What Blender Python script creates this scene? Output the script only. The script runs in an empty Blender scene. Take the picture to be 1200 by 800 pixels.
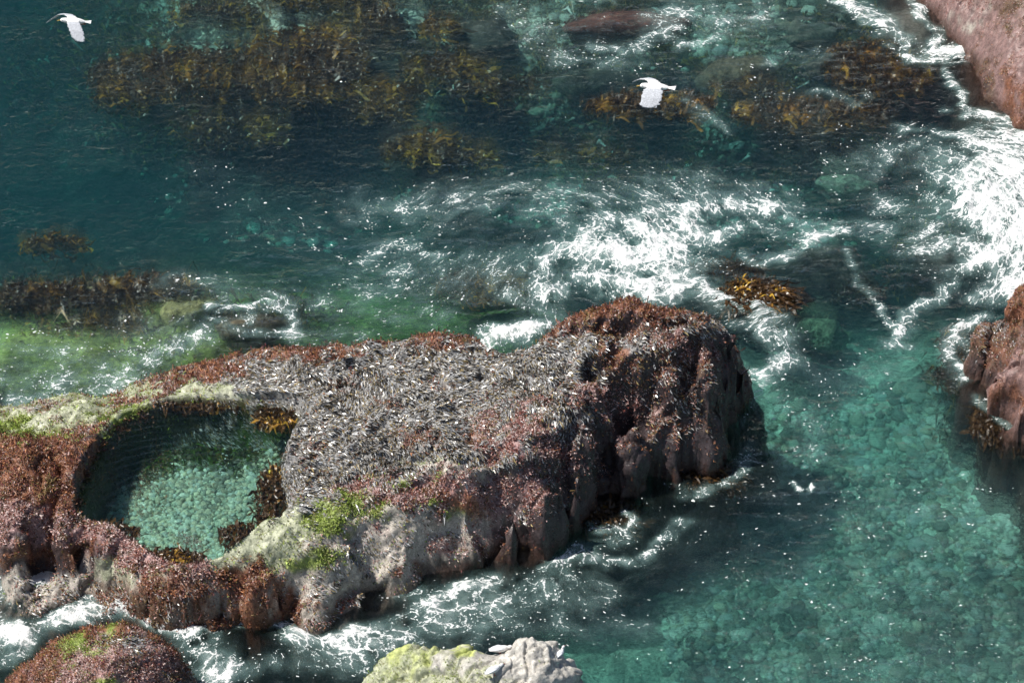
import bpy, bmesh, math, random
import numpy as np
from mathutils import Vector, Matrix
random.seed(7)
rng = np.random.default_rng(11)
R = math.radians
S = bpy.context.scene
COL = S.collection

# ------------------------------------------------------------------ camera, sky, sun, exposure
PITCH, HF, DIST = R(40), math.tan(R(10)), 51.0
cam = bpy.data.objects.new('camera', bpy.data.cameras.new('camera'))
COL.objects.link(cam)
CAM = np.array([0, -DIST * math.cos(PITCH), DIST * math.sin(PITCH)])
cam.location = CAM
cam.rotation_euler = (math.pi / 2 - PITCH, 0, 0)
cam.data.sensor_width = 36
cam.data.lens = 18 / HF
cam.data.clip_end = 2000
S.camera = cam

SUN_EL, SUN_AZ = R(59), math.atan2(-0.98, 0.04)      # azimuth clockwise from +Y
SUN = np.array([math.sin(SUN_AZ) * math.cos(SUN_EL), math.cos(SUN_AZ) * math.cos(SUN_EL), math.sin(SUN_EL)])
w = bpy.data.worlds.new('World'); S.world = w; w.use_nodes = True
nt = w.node_tree
sky = nt.nodes.new('ShaderNodeTexSky'); sky.sky_type = 'NISHITA'; sky.sun_disc = False
sky.sun_elevation = SUN_EL; sky.sun_rotation = SUN_AZ % (2 * math.pi)
bg = nt.nodes['Background']; bg.inputs[1].default_value = 0.06
nt.links.new(sky.outputs[0], bg.inputs[0])
sl = bpy.data.lights.new('sun', 'SUN'); sl.energy = 4.6; sl.angle = R(0.53); sl.color = (1, 0.955, 0.88)
so = bpy.data.objects.new('sun', sl); COL.objects.link(so)
so.rotation_euler = Vector(SUN).to_track_quat('Z', 'Y').to_euler()
so.location = (-30, 30, 40)
S.view_settings.view_transform = 'Standard'; S.view_settings.look = 'None'
S.view_settings.exposure = 0.46; S.view_settings.gamma = 1
S.cycles.use_denoising = True; S.cycles.use_adaptive_sampling = True; S.cycles.adaptive_threshold = .03
S.cycles.max_bounces = 6; S.cycles.diffuse_bounces = 2; S.cycles.glossy_bounces = 2
S.cycles.volume_bounces = 0; S.cycles.transparent_max_bounces = 12
S.cycles.sample_clamp_indirect = 3.0

# ------------------------------------------------------------------ helpers
cP, sP = math.cos(PITCH), math.sin(PITCH)
def W(px, py, h=0.0):
    """point of the place seen at photo pixel (1200x800) at height h"""
    u = (px - 600) / 600 * HF; v = (400 - py) / 600 * HF
    d = np.array([u, cP + v * sP, -sP + v * cP])
    return CAM + d * ((h - CAM[2]) / d[2])
def proj(P):
    Q = P - CAM
    dep = Q[:, 1] * cP - Q[:, 2] * sP
    up = Q[:, 1] * sP + Q[:, 2] * cP
    return 600 + Q[:, 0] / dep / HF * 600, 400 - up / dep / HF * 600

def hash3(ix, iy, iz, seed):
    h = (ix * 374761393 + iy * 668265263 + iz * 2147483647 * 3 + seed * 1274126177) & 0xFFFFFFFF
    h = ((h ^ (h >> 13)) * 1274126177) & 0xFFFFFFFF
    h = ((h ^ (h >> 16)) * 2246822519) & 0xFFFFFFFF
    return (h ^ (h >> 15)) & 0xFFFF
GR = rng.normal(size=(256, 3)); GR /= np.linalg.norm(GR, axis=1)[:, None]
def noise(P, scale=1.0, seed=0):
    p = P * scale
    i = np.floor(p).astype(np.int64); f = p - i
    u = f * f * f * (f * (f * 6 - 15) + 10)
    out = np.zeros(len(p))
    for dx in (0, 1):
        wx = u[:, 0] if dx else 1 - u[:, 0]
        for dy in (0, 1):
            wy = u[:, 1] if dy else 1 - u[:, 1]
            for dz in (0, 1):
                wz = u[:, 2] if dz else 1 - u[:, 2]
                g = GR[hash3(i[:, 0] + dx, i[:, 1] + dy, i[:, 2] + dz, seed) & 255]
                out += wx * wy * wz * ((f[:, 0] - dx) * g[:, 0] + (f[:, 1] - dy) * g[:, 1] + (f[:, 2] - dz) * g[:, 2])
    return out * 1.5
def fbm(P, scale, octv=4, seed=0, gain=.5, ridged=False):
    s = np.zeros(len(P)); a = 1.0
    for k in range(octv):
        n = noise(P, scale * 2.03 ** k, seed + k * 17)
        if ridged: n = 1 - 2 * np.abs(n)
        s += a * n; a *= gain
    return s
def sstep(a, b, x):
    t = np.clip((x - a) / (b - a), 0, 1); return t * t * (3 - 2 * t)
def rbf(pts, xy, lam=0.02):
    A = pts[:, :2]; n = len(A)
    D = np.linalg.norm(A[:, None] - A[None], axis=2)
    M = np.zeros((n + 3, n + 3)); M[:n, :n] = D - lam * np.eye(n)
    M[:n, n] = 1; M[:n, n + 1:] = A; M[n, :n] = 1; M[n + 1:, :n] = A.T
    c = np.linalg.solve(M, np.concatenate([pts[:, 2], [0, 0, 0]]))
    out = np.empty(len(xy))
    for k in range(0, len(xy), 40000):
        q = xy[k:k + 40000]
        out[k:k + 40000] = np.linalg.norm(q[:, None] - A[None], axis=2) @ c[:n] + c[n] + q @ c[n + 1:]
    return out
def seg_dist(P, a, b):
    ab = b - a; t = np.clip(((P - a) @ ab) / max(ab @ ab, 1e-9), 0, 1)
    return np.linalg.norm(P - a - t[:, None] * ab, axis=1)
def poly_sd(P, poly):
    d = np.full(len(P), 1e9); ins = np.zeros(len(P), bool)
    for k in range(len(poly)):
        a, b = poly[k - 1], poly[k]
        d = np.minimum(d, seg_dist(P, a, b))
        c = (a[1] > P[:, 1]) != (b[1] > P[:, 1])
        with np.errstate(divide='ignore', invalid='ignore'):
            xi = (b[0] - a[0]) * (P[:, 1] - a[1]) / (b[1] - a[1]) + a[0]
        ins ^= c & (P[:, 0] < xi)
    return np.where(ins, -d, d)
def chaikin(p, n=2):
    for _ in range(n):
        q = np.roll(p, -1, axis=0)
        p = np.stack([p * .75 + q * .25, p * .25 + q * .75], 1).reshape(-1, 2)
    return p

def mesh(name, V, F, smooth=True, col=None, attrs=None, vattrs=None):
    me = bpy.data.meshes.new(name)
    V = np.asarray(V, np.float32); F = np.asarray(F, np.int32); k = F.shape[1]
    me.vertices.add(len(V)); me.vertices.foreach_set('co', V.ravel())
    me.loops.add(F.size); me.loops.foreach_set('vertex_index', F.ravel())
    me.polygons.add(len(F))
    me.polygons.foreach_set('loop_start', np.arange(0, F.size, k, dtype=np.int32))
    me.polygons.foreach_set('loop_total', np.full(len(F), k, np.int32))
    me.polygons.foreach_set('use_smooth', np.full(len(F), smooth))
    me.update(calc_edges=True)
    if col is not None:
        a = me.attributes.new('Col', 'FLOAT_COLOR', 'POINT')
        c = np.ones((len(V), 4), np.float32); c[:, :3] = np.clip(col, 0, 1); a.data.foreach_set('color', c.ravel())
    for n, v in (attrs or {}).items():
        me.attributes.new(n, 'FLOAT', 'POINT').data.foreach_set('value', np.asarray(v, np.float32))
    for n, v in (vattrs or {}).items():
        me.attributes.new(n, 'FLOAT_VECTOR', 'POINT').data.foreach_set('vector', np.asarray(v, np.float32).ravel())
    return me
def link(name, me, mat=None, parent=None, kind=None, label=None, cat=None, group=None, loc=None):
    o = bpy.data.objects.new(name, me); COL.objects.link(o)
    if mat and not me.materials: me.materials.append(mat)
    if parent: o.parent = parent
    if loc is not None: o.location = loc
    if kind: o['kind'] = kind
    if label: o['label'] = label
    if cat: o['category'] = cat
    if group: o['group'] = group
    return o
def grid_faces(nx, ny, mask=None):
    i = np.arange(nx * ny).reshape(ny, nx)
    F = np.stack([i[:-1, :-1], i[:-1, 1:], i[1:, 1:], i[1:, :-1]], -1).reshape(-1, 4)
    return F if mask is None else F[mask]
def compact(V, F, *arr):
    u, inv = np.unique(F, return_inverse=True)
    return (V[u], inv.reshape(F.shape)) + tuple(a[u] for a in arr)
def closed(V, F, zb):
    """close a sheet into a solid: same sheet at zb, walls along its rim"""
    n = len(V); B = V.copy(); B[:, 2] = zb
    E = np.concatenate([F[:, [k, (k + 1) % 4]] for k in range(4)])
    key = np.sort(E, 1); key = key[:, 0] * (n + 1) + key[:, 1]
    _, idx, cnt = np.unique(key, return_index=True, return_counts=True)
    b = E[idx[cnt == 1]]
    side = np.stack([b[:, 1], b[:, 0], b[:, 0] + n, b[:, 1] + n], 1)
    return np.concatenate([V, B]), np.concatenate([F, F[:, ::-1] + n, side])

# ------------------------------------------------------------------ materials
class NT:
    def __init__(s, name):
        s.m = bpy.data.materials.new(name); s.m.use_nodes = True
        s.t = s.m.node_tree; s.t.nodes.clear()
        s.out = s.n('ShaderNodeOutputMaterial')
    def n(s, typ, **kw):
        nd = s.t.nodes.new(typ)
        for k, v in kw.items(): setattr(nd, k, v)
        return nd
    def l(s, a, b): s.t.links.new(a, b)
    def val(s, sock, v):
        if hasattr(v, 'is_linked') or isinstance(v, bpy.types.NodeSocket): s.l(v, sock)
        else: sock.default_value = v
    def math(s, op, a, b=None, c=None, clamp=False):
        nd = s.n('ShaderNodeMath', operation=op, use_clamp=clamp)
        for i, v in enumerate((a, b, c)):
            if v is not None: s.val(nd.inputs[i], v)
        return nd.outputs[0]
    def noise(s, vec, scale, detail=3, rough=.55, dist=0, color=False):
        nd = s.n('ShaderNodeTexNoise'); nd.inputs['Scale'].default_value = scale
        nd.inputs['Detail'].default_value = detail; nd.inputs['Roughness'].default_value = rough
        nd.inputs['Distortion'].default_value = dist
        if vec is not None: s.l(vec, nd.inputs['Vector'])
        return nd.outputs['Color' if color else 'Fac']
    def attr(s, name, what='Fac'):
        nd = s.n('ShaderNodeAttribute', attribute_name=name); return nd.outputs[what]
    def mapr(s, v, a, b, c=0, d=1, smooth=False):
        nd = s.n('ShaderNodeMapRange'); nd.interpolation_type = 'SMOOTHSTEP' if smooth else 'LINEAR'
        s.l(v, nd.inputs[0])
        for k, x in enumerate((a, b, c, d)): s.val(nd.inputs[k + 1], x)
        return nd.outputs[0]
    def mixc(s, f, a, b, mode='MIX'):
        nd = s.n('ShaderNodeMix', data_type='RGBA', blend_type=mode)
        s.val(nd.inputs[0], f); s.val(nd.inputs[6], a); s.val(nd.inputs[7], b); return nd.outputs[2]
    def coord(s): return s.n('ShaderNodeTexCoord').outputs['Object']
    def scalev(s, v, sc):
        nd = s.n('ShaderNodeMapping'); s.l(v, nd.inputs[0]); nd.inputs['Scale'].default_value = sc; return nd.outputs[0]
    def bump(s, h, strength, dist, nrm=None):
        nd = s.n('ShaderNodeBump'); s.l(h, nd.inputs['Height']); s.val(nd.inputs['Strength'], strength)
        nd.inputs['Distance'].default_value = dist
        if nrm: s.l(nrm, nd.inputs['Normal'])
        return nd.outputs[0]

def mat_rock(name, rough=(.2, .62), grain=40, contrast=.55, bumpd=.012):
    t = NT(name); c = t.coord()
    base = t.attr('Col', 'Color')
    n1 = t.noise(c, grain, 5, .65); n2 = t.noise(c, 9, 4, .6)
    f = t.mapr(t.math('ADD', t.math('MULTIPLY', n1, .65), t.math('MULTIPLY', n2, .35)), .32, .68, 1 - contrast, 1 + contrast)
    comb = t.n('ShaderNodeCombineXYZ')
    for k in range(3): t.l(f, comb.inputs[k])
    colr = t.mixc(1.0, base, comb.outputs[0], 'MULTIPLY')
    sp = t.n('ShaderNodeTexVoronoi'); sp.inputs['Scale'].default_value = 55; t.l(c, sp.inputs['Vector'])
    spk = t.mapr(sp.outputs['Distance'], .12, .3, .55, 0)
    spk = t.math('MULTIPLY', spk, t.mapr(n2, .5, .62))
    bright = t.mixc(1.0, base, (2.6, 2.5, 2.4, 1), 'MULTIPLY'); colr = t.mixc(spk, colr, bright)
    p = t.n('ShaderNodeBsdfPrincipled'); t.l(colr, p.inputs['Base Color'])
    t.l(t.mapr(t.noise(c, 14, 3), .35, .65, rough[0], rough[1]), p.inputs['Roughness'])
    b = t.bump(n1, .8, bumpd); b = t.bump(n2, .7, .03, b)
    t.l(b, p.inputs['Normal']); t.l(p.outputs[0], t.out.inputs[0])
    return t.m
def mat_weed(name, rough=.35, spec=.5, trans=0.0):
    t = NT(name); c = t.coord()
    base = t.attr('Col', 'Color')
    f = t.mapr(t.noise(c, 60, 2), .3, .7, .7, 1.25)
    comb = t.n('ShaderNodeCombineXYZ')
    for k in range(3): t.l(f, comb.inputs[k])
    p = t.n('ShaderNodeBsdfPrincipled'); t.l(t.mixc(1.0, base, comb.outputs[0], 'MULTIPLY'), p.inputs['Base Color'])
    p.inputs['Roughness'].default_value = rough; p.inputs['Specular IOR Level'].default_value = spec
    if trans:
        tr = t.n('ShaderNodeBsdfTranslucent'); t.l(base, tr.inputs[0])
        mx = t.n('ShaderNodeMixShader'); mx.inputs[0].default_value = trans
        t.l(p.outputs[0], mx.inputs[1]); t.l(tr.outputs[0], mx.inputs[2]); t.l(mx.outputs[0], t.out.inputs[0])
    else: t.l(p.outputs[0], t.out.inputs[0])
    return t.m
def mat_water(name, chop, ab, scat, ripple=(1.0, 1.5, 1.0), scales=(4.2, 12.0, 32.0), bend=.4):
    t = NT(name); c = t.coord()
    v = t.scalev(c, ripple)
    if chop is None: ch = t.n('ShaderNodeValue').outputs[0]; ch.default_value = .25
    else: ch = t.attr(chop)
    b = t.bump(t.noise(v, scales[0], 2, .5, .6), t.math('MULTIPLY', ch, 1.0, clamp=True), .22)
    b = t.bump(t.noise(v, scales[1], 2, .5, .5), t.math('MULTIPLY', ch, 1.0, clamp=True), .11, b)
    b = t.bump(t.noise(v, scales[2], 1, .5, .3), t.math('MULTIPLY', ch, 1.0, clamp=True), .042, b)
    fr = t.n('ShaderNodeFresnel'); fr.inputs[0].default_value = 1.333; t.l(b, fr.inputs['Normal'])
    g = t.n('ShaderNodeBsdfGlossy'); g.inputs['Roughness'].default_value = .045; t.l(b, g.inputs['Normal'])
    tr0 = t.n('ShaderNodeBsdfTransparent')
    rf = t.n('ShaderNodeBsdfRefraction'); rf.inputs['Roughness'].default_value = 0; rf.inputs['IOR'].default_value = 1.12; t.l(b, rf.inputs['Normal'])
    tr = t.n('ShaderNodeMixShader'); tr.inputs[0].default_value = bend; t.l(tr0.outputs[0], tr.inputs[1]); t.l(rf.outputs[0], tr.inputs[2])
    mx = t.n('ShaderNodeMixShader'); t.l(fr.outputs[0], mx.inputs[0]); t.l(tr.outputs[0], mx.inputs[1]); t.l(g.outputs[0], mx.inputs[2])
    t.l(mx.outputs[0], t.out.inputs[0])
    va = t.n('ShaderNodeVolumeAbsorption'); d = max(ab) * 1.15
    va.inputs[0].default_value = tuple(1 - a / d for a in ab) + (1,); va.inputs[1].default_value = d
    vs = t.n('ShaderNodeVolumeScatter'); d = max(scat)
    vs.inputs[0].default_value = tuple(a / d for a in scat) + (1,); vs.inputs[1].default_value = d
    ad = t.n('ShaderNodeAddShader'); t.l(va.outputs[0], ad.inputs[0]); t.l(vs.outputs[0], ad.inputs[1])
    t.l(ad.outputs[0], t.out.inputs['Volume'])
    return t.m
def mat_foam(name):
    t = NT(name)
    fl = t.attr('flow', 'Vector'); den = t.attr('foam_glint_cover')
    fl = t.scalev(fl, (1.55, 1.55, 1)); wn = t.noise(fl, 2.0, 3, .55, 0, True)
    vm = t.n('ShaderNodeVectorMath', operation='MULTIPLY_ADD'); t.l(wn, vm.inputs[0]); vm.inputs[1].default_value = (.5, .5, .5); t.l(fl, vm.inputs[2])
    wn2 = t.noise(fl, 9, 2, .55, 0, True)
    vm2 = t.n('ShaderNodeVectorMath', operation='MULTIPLY_ADD'); t.l(wn2, vm2.inputs[0]); vm2.inputs[1].default_value = (.13, .13, .13); t.l(vm.outputs[0], vm2.inputs[2])
    wv = vm2.outputs[0]
    def lace(sc, wd):
        vo = t.n('ShaderNodeTexVoronoi', feature='DISTANCE_TO_EDGE'); vo.inputs['Scale'].default_value = sc
        t.l(wv, vo.inputs['Vector']); return t.mapr(vo.outputs['Distance'], 0, wd, 1, 0)
    l1 = lace(2.6, .13); l2 = lace(7.5, .2); l3 = lace(19, .25)
    fine = t.noise(t.scalev(wv, (.8, 1.5, 1)), 26, 3, .65); big = t.noise(fl, 1.6, 3, .6)
    P = t.math('ADD', t.math('MULTIPLY', l1, .46), t.math('MULTIPLY', l2, .30)); P = t.math('ADD', P, t.math('MULTIPLY', l3, .16))
    P = t.math('ADD', P, t.math('MULTIPLY', t.mapr(fine, .3, .7), .44))
    P = t.math('ADD', P, t.mapr(big, .3, .7, -.3, .3))
    th = t.math('SUBTRACT', 1.5, t.math('MULTIPLY', den, 1.22))
    al = t.mapr(t.math('SUBTRACT', P, th), 0, .42, 0, 1, True)
    veil = t.math('MULTIPLY', t.math('POWER', den, 2.2), t.mapr(big, .3, .7, .05, .75))
    vs = t.n('ShaderNodeTexVoronoi'); vs.inputs['Scale'].default_value = 12; t.l(t.scalev(wv, (.8, 1.2, 1)), vs.inputs['Vector'])
    sx = t.n('ShaderNodeSeparateColor'); t.l(vs.outputs['Color'], sx.inputs[0])
    gate = t.math('LESS_THAN', sx.outputs[0], t.math('MULTIPLY', t.math('SUBTRACT', den, .1), t.mapr(t.noise(fl, 1.3, 4, .65), .46, .64, .05, 2.0)))
    rad = t.math('MULTIPLY', gate, t.mapr(sx.outputs[1], 0, 1, .1, .42))
    spk = t.mapr(t.math('SUBTRACT', rad, vs.outputs['Distance']), 0, .1, 0, 1)  # white dots for foam flecks and painted sparkles
    al = t.math('MAXIMUM', t.math('MAXIMUM', al, spk), veil, clamp=True)
    df = t.n('ShaderNodeBsdfPrincipled'); t.l(t.mixc(t.mapr(al, .15, .8), (.36, .60, .58, 1), (.80, .81, .81, 1)), df.inputs['Base Color']); df.inputs['Roughness'].default_value = .5
    t.l(t.bump(P, .6, .03), df.inputs['Normal'])
    tr = t.n('ShaderNodeBsdfTransparent')
    mx = t.n('ShaderNodeMixShader'); t.l(t.math('MULTIPLY', al, .95), mx.inputs[0]); t.l(tr.outputs[0], mx.inputs[1]); t.l(df.outputs[0], mx.inputs[2])
    t.l(mx.outputs[0], t.out.inputs[0]); return t.m

M_ROCK = mat_rock('weathered_sea_rock')
M_DRY = mat_rock('dry_grey_rock', (.6, .9), 30, .45)
M_BED = mat_rock('seabed_ground', (.7, .9), 12, .85, .03)
M_STONE = mat_rock('cobble_stone', (.6, .85), 30, .35, .006)
M_SILVER = mat_weed('silver_wet_weed', .24, .8)
M_RED = mat_weed('red_weed', .45, .4, .15)
M_KELP = mat_weed('golden_kelp', .3, .5, .35)
M_SEA = mat_water('sea_water', 'chop', (.32, .101, .099), (.008, .023, .034))
M_POOL = mat_water('pool_water', None, (.42, .12, .16), (.003, .012, .013), (1, 1, 1), (2.5, 7, 16), .22)
M_FOAM = mat_foam('white_foam_and_glints')
M_BIRD = mat_weed('feathers', .7, .2)
M_BEAK = mat_weed('beak_and_leg_skin', .4, .5)

# ------------------------------------------------------------------ the main outcrop (heights read off the photograph)
POOL_Z, FLOOR_Z = 1.0, 0.14
POOL_PX = [(128, 497), (172, 475), (216, 463), (277, 468), (340, 469), (362, 493), (339, 522), (332, 560), (342, 584), (338, 609), (302, 629), (277, 647), (229, 664), (194, 664), (156, 635), (125, 619), (84, 609), (93, 569), (109, 538)]
POOL = chaikin(np.array([W(x, y, POOL_Z)[:2] for x, y in POOL_PX]), 2)
MAIN_WL = [(-160,482),(-80,478),(0,475),(80,462),(150,447),(215,430),(270,428),(330,428),(400,436),(450,436),(500,438),(560,446),(600,450),
           (650,450),(700,436),(760,430),(820,434),(865,440),(888,452),(892,470),(872,482),(856,500),(856,525),(838,552),(800,566),
           (765,578),(735,600),(700,603),(672,632),(650,636),(600,654),(565,666),(540,684),(505,690),(478,712),(440,712),(415,735),(380,745),(352,738),(330,724),(280,730),(230,735),
           (180,735),(130,728),(100,732),(40,726),(0,718),(-80,714),(-160,710)]
MAIN = [(-160,490,.35),(-80,490,.35),(0,490,.38),(60,480,.38),(120,465,.38),(180,455,.48),(230,440,.55),(280,430,.8),(-80,515,.95),(0,508,.9),(50,508,.95),
 (110,503,1.06),(150,483,1.06),(190,468,1.07),(240,462,1.1),(290,464,1.2),(335,463,1.35),(360,490,1.38),
 (330,440,1.1),(350,412,1.0),(380,408,1.1),
 (-80,545,1.6),(0,540,1.55),(40,530,1.5),(95,522,1.32),(60,565,1.6),(88,545,1.45),(62,588,1.4),(20,590,1.5),(-80,600,1.4),(30,620,1.25),(0,620,1.3),
 (0,662,.3),(40,662,.36),(85,650,.8),(72,620,1.15),(-80,660,.5),
 (118,630,1.07),(160,648,1.06),(198,671,1.03),(235,672,1.06),(275,655,1.09),(302,640,1.12),(340,612,1.18),(345,580,1.25),(340,552,1.33),(347,522,1.4),
 (100,668,.32),(150,682,.36),(190,692,.5),(240,697,.55),(290,688,.85),(320,670,1.05),(350,650,1.0),(400,640,.92),(330,704,.42),(375,690,.45),(400,668,.62),(420,690,.38),(460,660,.55),(445,690,.3),
 (50,692,-.04),(0,690,-.1),(100,702,.1),(150,707,.12),(200,710,.2),(-60,690,-.1),
 (355,620,1.17),(400,600,1.24),(450,580,1.32),(450,620,.9),(500,640,.58),(500,600,1.05),(560,622,.72),(560,580,1.32),(600,598,1.15),(575,655,.15),(620,640,.15),(640,576,1.45),(655,615,.2),
 (400,420,1.3),(400,470,1.5),(400,520,1.55),(400,560,1.45),(450,430,1.55),(450,480,1.7),(450,530,1.65),(500,386,1.75),(500,420,1.75),(500,450,1.8),(500,500,1.85),(500,550,1.62),
 (440,397,1.5),(550,402,1.7),(550,440,1.75),(550,490,1.85),(550,530,1.75),(590,420,1.6),(600,460,1.85),(600,500,1.85),(600,540,1.7),(640,402,1.75),(650,450,1.95),(650,500,1.85),(690,480,1.9),
 (690,430,2.1),(660,378,2.2),(690,360,2.4),(740,352,2.5),(785,363,2.45),(740,390,2.35),(740,430,2.15),(718,462,1.98),(692,500,1.92),(674,530,1.78),(656,556,1.6),(790,400,2.35),(790,435,2.15),(840,374,2.25),(858,392,1.95),(832,372,2.27),(832,402,2.22),(828,430,2.0),(820,455,1.75),(846,420,1.65),(852,440,1.15),
 (780,455,1.85),(737,500,.75),(716,530,.6),(702,565,.35),(690,590,.2),(745,492,1.15),(770,478,1.5),(800,476,1.45),(760,508,1.15),(832,495,1.05),(800,530,.6),(750,545,.6),(842,470,1.25),(848,520,.45),
 (872,418,1.3),(876,450,.6),(852,455,.9)]

MAIN = [(x, y, h if h < 1.08 else 1.08 + (h - 1.08) * (.68 if x < 600 else .84)) for x, y, h in MAIN]
MAIN_WL = [(x - (12 if x > 840 and y > 435 else 0), y - (15 if 390 < x < 900 and y > 500 else 0)) for x, y in MAIN_WL]
PAL = dict(pale=(.43,.41,.375), lime=(.36,.40,.13), silver=(.20,.197,.195), red=(.20,.085,.048), pink=(.33,.205,.195), green=(.20,.26,.05), sage=(.36,.375,.26), bare=(.38,.345,.30), mauve=(.20,.125,.115), dark=(.04,.031,.033), brown=(.12,.075,.05))  # silver: wet sheen of dark weed put into the grey
MAIN_Z = [('silver',500,470,150,70),('silver',405,525,60,38),('silver',330,452,70,22),('silver',600,450,70,45),('silver',375,560,35,45),('silver',640,480,40,30),
 ('red',500,393,75,13),('red',350,412,55,7),('red',720,368,80,18),('brown',790,385,40,14),('silver',760,395,40,10),('silver',830,378,25,8),('red',30,545,70,35),('red',310,688,45,28),('red',200,692,60,18),('red',740,425,45,16),('red',360,532,18,10),('red',660,470,30,18),('red',560,590,40,16),
 ('pink',640,520,60,35),('pink',700,475,55,28),('pink',560,590,70,28),('pink',470,572,70,18),('pink',110,638,50,14),('pink',170,656,40,12),('pink',10,610,40,25),('pink',760,470,30,15),('pink',800,405,40,14),
 ('green',375,603,34,13),('green',430,600,45,20),('green',345,655,34,10),('green',30,505,60,11),('green',380,650,34,9),('green',120,492,50,8),('green',520,595,30,10),
 ('sage',120,470,120,18),('sage',300,638,42,22),('sage',250,455,60,10),('sage',335,612,30,20),('sage',60,490,60,12),('sage',150,668,30,8),('red',50,650,60,14),('dark',40,665,60,10),('dark',80,655,30,14),  # dark spots at the left foot: shade put into the rock colour
 ('bare',480,640,65,40),('bare',400,665,70,30),('bare',440,705,70,25),('bare',250,700,40,15),('bare',420,625,40,15),
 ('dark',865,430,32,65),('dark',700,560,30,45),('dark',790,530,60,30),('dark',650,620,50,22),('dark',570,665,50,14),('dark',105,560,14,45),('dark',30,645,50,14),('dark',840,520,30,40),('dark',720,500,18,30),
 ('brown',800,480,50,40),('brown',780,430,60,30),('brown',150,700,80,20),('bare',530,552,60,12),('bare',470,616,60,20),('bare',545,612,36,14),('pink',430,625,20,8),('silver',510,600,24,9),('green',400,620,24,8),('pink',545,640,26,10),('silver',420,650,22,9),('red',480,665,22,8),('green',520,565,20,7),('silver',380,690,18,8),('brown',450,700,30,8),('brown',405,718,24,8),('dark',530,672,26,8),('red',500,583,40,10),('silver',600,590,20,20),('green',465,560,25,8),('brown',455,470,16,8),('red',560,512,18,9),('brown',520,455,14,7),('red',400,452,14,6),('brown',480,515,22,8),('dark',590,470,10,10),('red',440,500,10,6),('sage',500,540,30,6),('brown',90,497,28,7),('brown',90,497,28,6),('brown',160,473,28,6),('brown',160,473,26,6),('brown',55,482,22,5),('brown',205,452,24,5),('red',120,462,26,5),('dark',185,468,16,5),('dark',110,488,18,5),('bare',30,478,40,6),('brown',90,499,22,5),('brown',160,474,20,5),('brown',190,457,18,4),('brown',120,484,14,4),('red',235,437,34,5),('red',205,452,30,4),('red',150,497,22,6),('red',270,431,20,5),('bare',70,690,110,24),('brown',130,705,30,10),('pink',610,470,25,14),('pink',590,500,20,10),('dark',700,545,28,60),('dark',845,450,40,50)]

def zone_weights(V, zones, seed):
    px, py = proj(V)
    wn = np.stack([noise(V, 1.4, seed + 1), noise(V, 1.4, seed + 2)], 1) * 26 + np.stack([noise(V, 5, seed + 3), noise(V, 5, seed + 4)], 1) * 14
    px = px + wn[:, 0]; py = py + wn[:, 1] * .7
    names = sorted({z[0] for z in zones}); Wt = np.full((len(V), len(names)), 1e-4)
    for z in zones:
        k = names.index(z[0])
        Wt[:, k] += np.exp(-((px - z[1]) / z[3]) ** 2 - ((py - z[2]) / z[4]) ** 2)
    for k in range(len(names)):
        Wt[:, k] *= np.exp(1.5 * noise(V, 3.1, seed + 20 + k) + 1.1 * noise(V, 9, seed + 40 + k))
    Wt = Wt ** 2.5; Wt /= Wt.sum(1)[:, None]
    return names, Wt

CARVE = [([(645,400,1.95),(700,386,2.2),(760,378,2.3),(805,376,2.3)],.28,.12),([(778,435,2.0),(745,472,1.4),(728,505,.7),(705,555,.35)],.5,.2),
 ([(668,490,1.85),(657,540,1.5),(650,590,.8)],.32,.13),([(560,425,1.7),(612,442,1.8),(642,470,1.85),(700,462,2.0)],.2,.10),([(808,402,2.25),(798,440,2.0),(772,456,1.9)],.4,.16),
 ([(738,502,1.2),(790,512,1.05),(845,512,.7)],.35,.13),([(250,675,.9),(245,720,.2)],.25,.12),([(347,662,.95),(335,725,.2)],.3,.14),([(412,655,.95),(386,735,.1)],.3,.15),([(505,635,.75),(470,700,.3)],.25,.14),
 ([(600,560,1.4),(585,610,.8),(560,650,.3)],.25,.13),([(300,660,.95),(285,715,.3)],.2,.1),([(190,672,.9),(180,715,.2)],.2,.1),([(380,450,1.3),(430,480,1.6),(470,530,1.65)],.14,.12),([(480,400,1.7),(530,450,1.8),(560,500,1.85)],.13,.12),
 ([(60,525,1.5),(75,560,1.5),(45,620,1.2)],.25,.1),([(690,420,2.1),(730,440,2.1),(760,432,2.1)],.25,.1),([(820,470,1.4),(805,500,1.1),(800,540,.6)],.25,.1)]
def carve(xy, H):
    for pts, d, wd in CARVE:
        q = np.array([W(*p)[:2] for p in pts])
        p3 = np.column_stack([xy, 0 * H])
        k = np.where((xy > q.min(0) - 1).all(1) & (xy < q.max(0) + 1).all(1))[0]
        x = xy[k] + np.stack([noise(p3[k], 2.5, 11), noise(p3[k], 2.5, 12)], 1) * .15
        ds = np.min([seg_dist(x, q[i], q[i + 1]) for i in range(len(q) - 1)], 0)
        H[k] -= d * (1.4 if len(pts) > 3 or pts[0][0] > 640 else 1.0) * np.exp(-(ds / wd) ** 2)
    return H
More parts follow.
